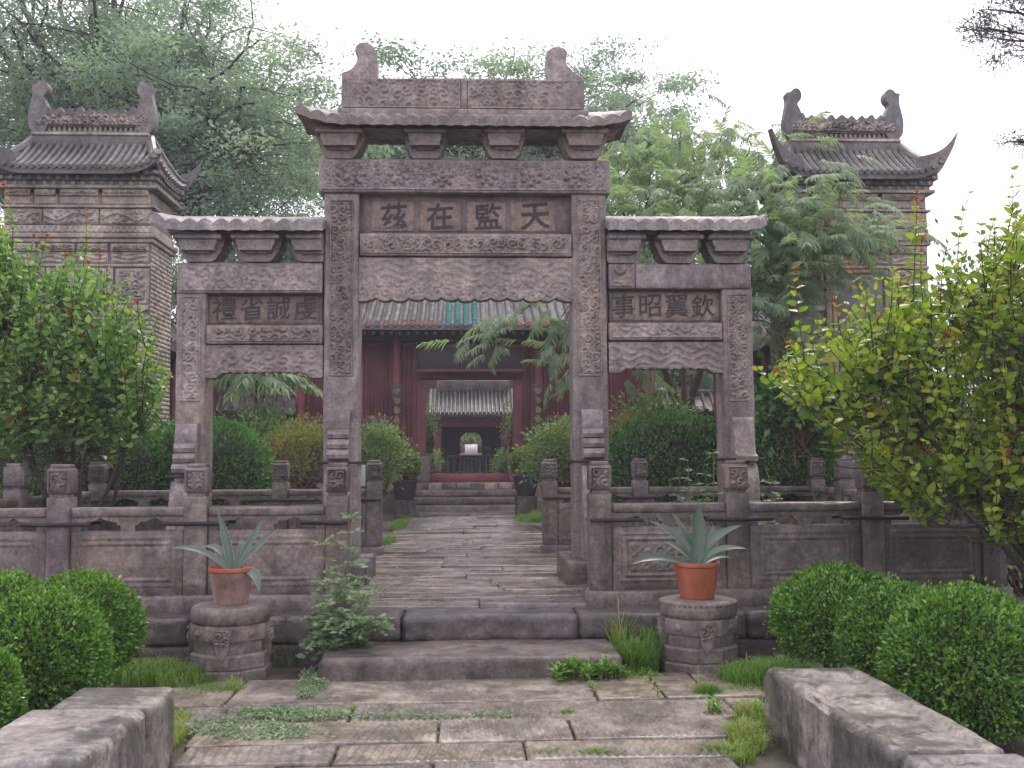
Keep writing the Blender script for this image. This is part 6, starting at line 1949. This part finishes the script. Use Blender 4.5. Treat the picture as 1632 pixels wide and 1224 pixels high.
ground_cover('clover', [([(355, 1133), (480, 1134), (550, 1139), (545, 1150), (470, 1152), (350, 1147)], 2600, 0.02), ([(310, 1152), (350, 1148), (520, 1168), (545, 1182), (420, 1184), (340, 1182), (300, 1172)], 3600, 0.015),
    ([(480, 1075), (528, 1073), (522, 1095), (500, 1114), (470, 1116)], 1700, 0.02), ([(545, 1142), (700, 1141), (820, 1140), (820, 1147), (690, 1149), (545, 1150)], 900, 0.01), ([(555, 1178), (620, 1174), (625, 1184), (555, 1187)], 200, 0.01)], M_WEED, 31, 0.020)
o = bpy.data.objects['clover']; tag(o, 'low bluish-green clover creeping along the paving joints', 'ground cover')
def grass(spots, seed, name, label):
    g = np.random.default_rng(seed)
    Vs, Fs, Ts, k0 = [], [], [], 0
    for (x, y, z), rx, ry, n, h, lean, tm in spots:
        n = int(n)
        a = g.uniform(0, 2 * np.pi, n); rr = np.sqrt(g.random(n))
        C = np.stack([x + rx * rr * np.cos(a), y + ry * rr * np.sin(a), np.full(n, z)], -1)
        H = h * g.uniform(0.45, 1.15, n) * (1.05 - 0.4 * rr)
        b = g.uniform(0, 2 * np.pi, n)
        d = np.stack([np.cos(b), np.sin(b), 0 * b], -1) * (lean * H * g.uniform(0.3, 1.3, n))[:, None]
        w = np.stack([-np.sin(b), np.cos(b), 0 * b], -1) * (0.0022 + 0.010 * h * 0.5)
        up = np.zeros((n, 3)); up[:, 2] = H
        m1, m2, tp = C + d * 0.12 + up * 0.45, C + d * 0.48 + up * 0.82, C + d + up * (1.0 - 0.25 * lean)
        V = np.stack([C - w, C + w, m1 + w * 0.9, m1 - w * 0.9, m2 + w * 0.6, m2 - w * 0.6, tp + w * 0.1, tp - w * 0.1], 1)
        i = np.arange(n)[:, None] * 8 + k0
        Fs.append(np.concatenate([i + [[0, 1, 2, 3]], i + [[3, 2, 4, 5]], i + [[5, 4, 6, 7]]]))
        Vs.append(V.reshape(-1, 3)); k0 += 8 * n
        Ts.append(np.repeat(np.clip(g.normal(tm, 0.18, n), 0, 1), 8))
    V, F, T = np.concatenate(Vs), np.concatenate(Fs), np.concatenate(Ts)
    o = link(name, np_mesh(name, V, F, M_GRASS, False, T), None, 'stuff')
    return tag(o, label, 'grass')
gz = lambda px, py, z=0.0: atz(px, py, z)
sp = []
for px, py, rx, ry, n, h, l, tm in [
    (205, 1080, 0.30, 0.22, 900, 0.16, 0.7, 0.5), (255, 1085, 0.28, 0.25, 1000, 0.20, 0.7, 0.55), (300, 1095, 0.22, 0.22, 800, 0.20, 0.7, 0.55), (335, 1110, 0.20, 0.10, 450, 0.10, 0.7, 0.6), (372, 1108, 0.10, 0.07, 120, 0.16, 0.9, 0.75),
    (230, 1062, 0.35, 0.15, 600, 0.17, 0.7, 0.5), (460, 1060, 0.18, 0.15, 260, 0.22, 0.9, 0.3), (440, 1050, 0.12, 0.1, 160, 0.28, 0.9, 0.25),
    (1010, 1075, 0.18, 0.18, 900, 0.34, 0.75, 0.32), (1035, 1060, 0.13, 0.25, 700, 0.36, 0.8, 0.32), (990, 1060, 0.06, 0.1, 90, 0.55, 0.5, 0.75), (1015, 1088, 0.2, 0.08, 350, 0.12, 0.9, 0.5),
    (1195, 1095, 0.22, 0.22, 1000, 0.24, 0.65, 0.5), (1230, 1090, 0.2, 0.25, 700, 0.22, 0.6, 0.5), (1180, 1110, 0.25, 0.07, 350, 0.10, 0.8, 0.5), (1260, 1080, 0.3, 0.3, 700, 0.18, 0.7, 0.4),
    (1128, 1115, 0.10, 0.08, 500, 0.13, 0.6, 0.3), (1120, 1110, 0.12, 0.08, 60, 0.22, 0.5, 0.97),
    (1190, 1190, 0.10, 0.22, 700, 0.18, 0.8, 0.85), (1200, 1160, 0.08, 0.15, 350, 0.22, 0.7, 0.8), (1175, 1215, 0.1, 0.12, 300, 0.14, 0.9, 0.7), (1185, 1150, 0.1, 0.1, 250, 0.10, 0.8, 0.6),
    (270, 1190, 0.07, 0.25, 450, 0.16, 0.8, 0.8), (285, 1160, 0.07, 0.15, 260, 0.13, 0.8, 0.7), (240, 1215, 0.08, 0.15, 350, 0.2, 0.8, 0.9), (300, 1175, 0.12, 0.15, 280, 0.06, 0.8, 0.6),
    (905, 1145, 0.06, 0.035, 260, 0.075, 0.8, 0.6), (908, 1172, 0.035, 0.03, 90, 0.05, 0.8, 0.6), (560, 1140, 0.05, 0.03, 160, 0.07, 0.8, 0.6), (525, 1210, 0.05, 0.03, 200, 0.07, 0.8, 0.5),
    (835, 1190, 0.02, 0.05, 60, 0.04, 0.8, 0.6), (700, 1165, 0.015, 0.05, 50, 0.04, 0.8, 0.6)]:
    sp.append((gz(px, py, -0.02), rx, ry, n, h, l, tm))
for px in np.arange(640, 1180, 14):   # joint between the two nearest rows
    k_ = 0.5 + 0.5 * math.sin(px * 0.021) * math.sin(px * 0.047 + 1)
    sp.append((gz(px, 1211 - (5 if px > 1000 else 0), -0.01), 0.03 + 0.03 * k_, 0.02 + 0.015 * k_, (40 if px < 860 else 110) * (0.25 + 1.3 * k_), (0.035 if px < 860 else 0.055) * (0.5 + 1.1 * k_), 0.9, 0.35 + 0.2 * k_))
for px in np.arange(560, 930, 16):
    sp.append((gz(px, 1144, -0.01), 0.035, 0.015, 36, 0.035, 0.8, 0.5))
for px in np.arange(300, 560, 14):
    sp.append((gz(px, 1186, -0.01), 0.035, 0.015, 40, 0.035, 0.8, 0.5))
grass(sp, 61, 'grass', 'grass tufts growing from the soil beds and paving joints of the forecourt')
sp = []
for px, py, rx, ry, n, h, l, tm in [(618, 866, 0.12, 0.5, 700, 0.15, 0.8, 0.34), (636, 842, 0.14, 0.9, 1000, 0.19, 0.8, 0.34), (650, 824, 0.24, 0.9, 1300, 0.17, 0.8, 0.34), (700, 818, 0.5, 0.6, 500, 0.05, 0.8, 0.6),
    (612, 880, 0.08, 0.3, 250, 0.06, 0.9, 0.6), (836, 830, 0.2, 0.6, 800, 0.15, 0.8, 0.34), (854, 828, 0.13, 0.9, 900, 0.22, 0.8, 0.34), (780, 818, 0.5, 0.6, 400, 0.05, 0.8, 0.6),
    (885, 900, 0.10, 0.28, 380, 0.06, 0.9, 0.6), (882, 885, 0.07, 0.2, 200, 0.07, 0.9, 0.7), (928, 922, 0.06, 0.1, 160, 0.10, 0.9, 0.95), (925, 890, 0.05, 0.2, 120, 0.07, 0.9, 0.9), (598, 915, 0.05, 0.2, 100, 0.06, 0.8, 0.8)]:
    sp.append((gz(px, py, 0.36), rx, ry, n, h, l, tm))
for k in range(70):
    a = g5.uniform(-4.4, 4.4)
    if abs(a) < 1.35: continue
    sp.append(((a, g5.uniform(9.0, 13.0), 0.35), 0.25, 0.25, 60, 0.09, 0.8, 0.5))
grass(sp, 62, 'terrace_grass', 'grass along the edges of the path and inside the balustrades on the terrace')

# a few leaves fallen on the paving and the path
gl = np.random.default_rng(71)
q = [atz(gl.uniform(330, 1160), gl.uniform(1090, 1215), 0.045) for _ in range(46)] + [atz(gl.uniform(600, 930), gl.uniform(830, 965), 0.40) for _ in range(60)] + [atz(gl.uniform(540, 960), gl.uniform(1022, 1040), 0.195) for _ in range(14)]
q = np.array(q) + gl.normal(size=(len(q), 3)) * np.array([0.01, 0.01, 0.001])
fl = foliage_obj('fallen_leaves', [leaves(q, rdir(gl, len(q)) * np.array([1, 1, 0.12]), np.tile([0, 0, 1.0], (len(q), 1)) + rdir(gl, len(q)) * 0.25, gl.uniform(0.02, 0.05, len(q)), gl.uniform(0.012, 0.022, len(q)), gl.uniform(0.1, 0.95, len(q)), 0.06)], M_NANDINA, None)
tag(fl, 'small yellow and green leaves fallen on the paving, the step and the path', 'leaves')
# ---- small things
ic = thing('info_card', 'small pale green notice card standing behind the gateway pillar at the path edge', 'sign', at(573, 800, 12.4)[:2] + (0.36,))
cx_, cz0, cz1 = at(573, 760, 12.4)[0], at(573, 775, 12.4)[2], at(573, 741, 12.4)[2]
MB().rbox(cx_ - 0.05, cx_ + 0.07, 12.395, 12.41, cz0, cz1, 0.004, 0, 1, 1).build('card', plain('card_green', (0.30, 0.42, 0.36), 0.4, 0.1), ic)
MB().rbox(cx_ - 0.008, cx_ + 0.012, 12.411, 12.43, 0.34, cz1 - 0.02, 0.003, 0, 1, 1).build('stake', M_IRON, ic)
pl = at(1330, 772, 12.6); pu = at(1338, 722, 12.6)
pole = thing('leaning_pole', 'thin dark pole leaning on the rear corner of the balustrade', 'pole', (pl[0] - 0.06, 12.6, 0.36))
MB().tube([(pl[0] - 0.06, 12.55, 0.34), pl, pu], [0.014, 0.013, 0.01], 7).build('shaft', M_DARKWOOD, pole)
nt_ = at(778, 714, 40.9)
no = thing('notice', 'small pale notice on the dark wall beside the arched opening', 'notice', (nt_[0], 40.9, nt_[2]))
MB().box(nt_[0] - 0.14, nt_[0] + 0.14, 40.96, 40.99, nt_[2] - 0.07, nt_[2] + 0.07).build('sheet', plain('notice_grey', (0.30, 0.28, 0.30), 0.6, 0.1), no, False)

# ---- damp air: one even box of haze round camera and scene
hz = MB().box(-420, 420, -120, 920, -1.2, 22).build('haze', M_WHITE, None, False)
hz.data.materials.clear()
mh = bpy.data.materials.new('haze')
mh.use_nodes = True
mh.node_tree.nodes.clear()
ho = mh.node_tree.nodes.new('ShaderNodeOutputMaterial')
hv = mh.node_tree.nodes.new('ShaderNodeVolumePrincipled')
hv.inputs['Color'].default_value = (0.88, 0.90, 1.0, 1)
hv.inputs['Density'].default_value = 0.0015
mh.node_tree.links.new(hv.outputs[0], ho.inputs['Volume'])
hz.data.materials.append(mh)
tag(hz, kind='stuff')
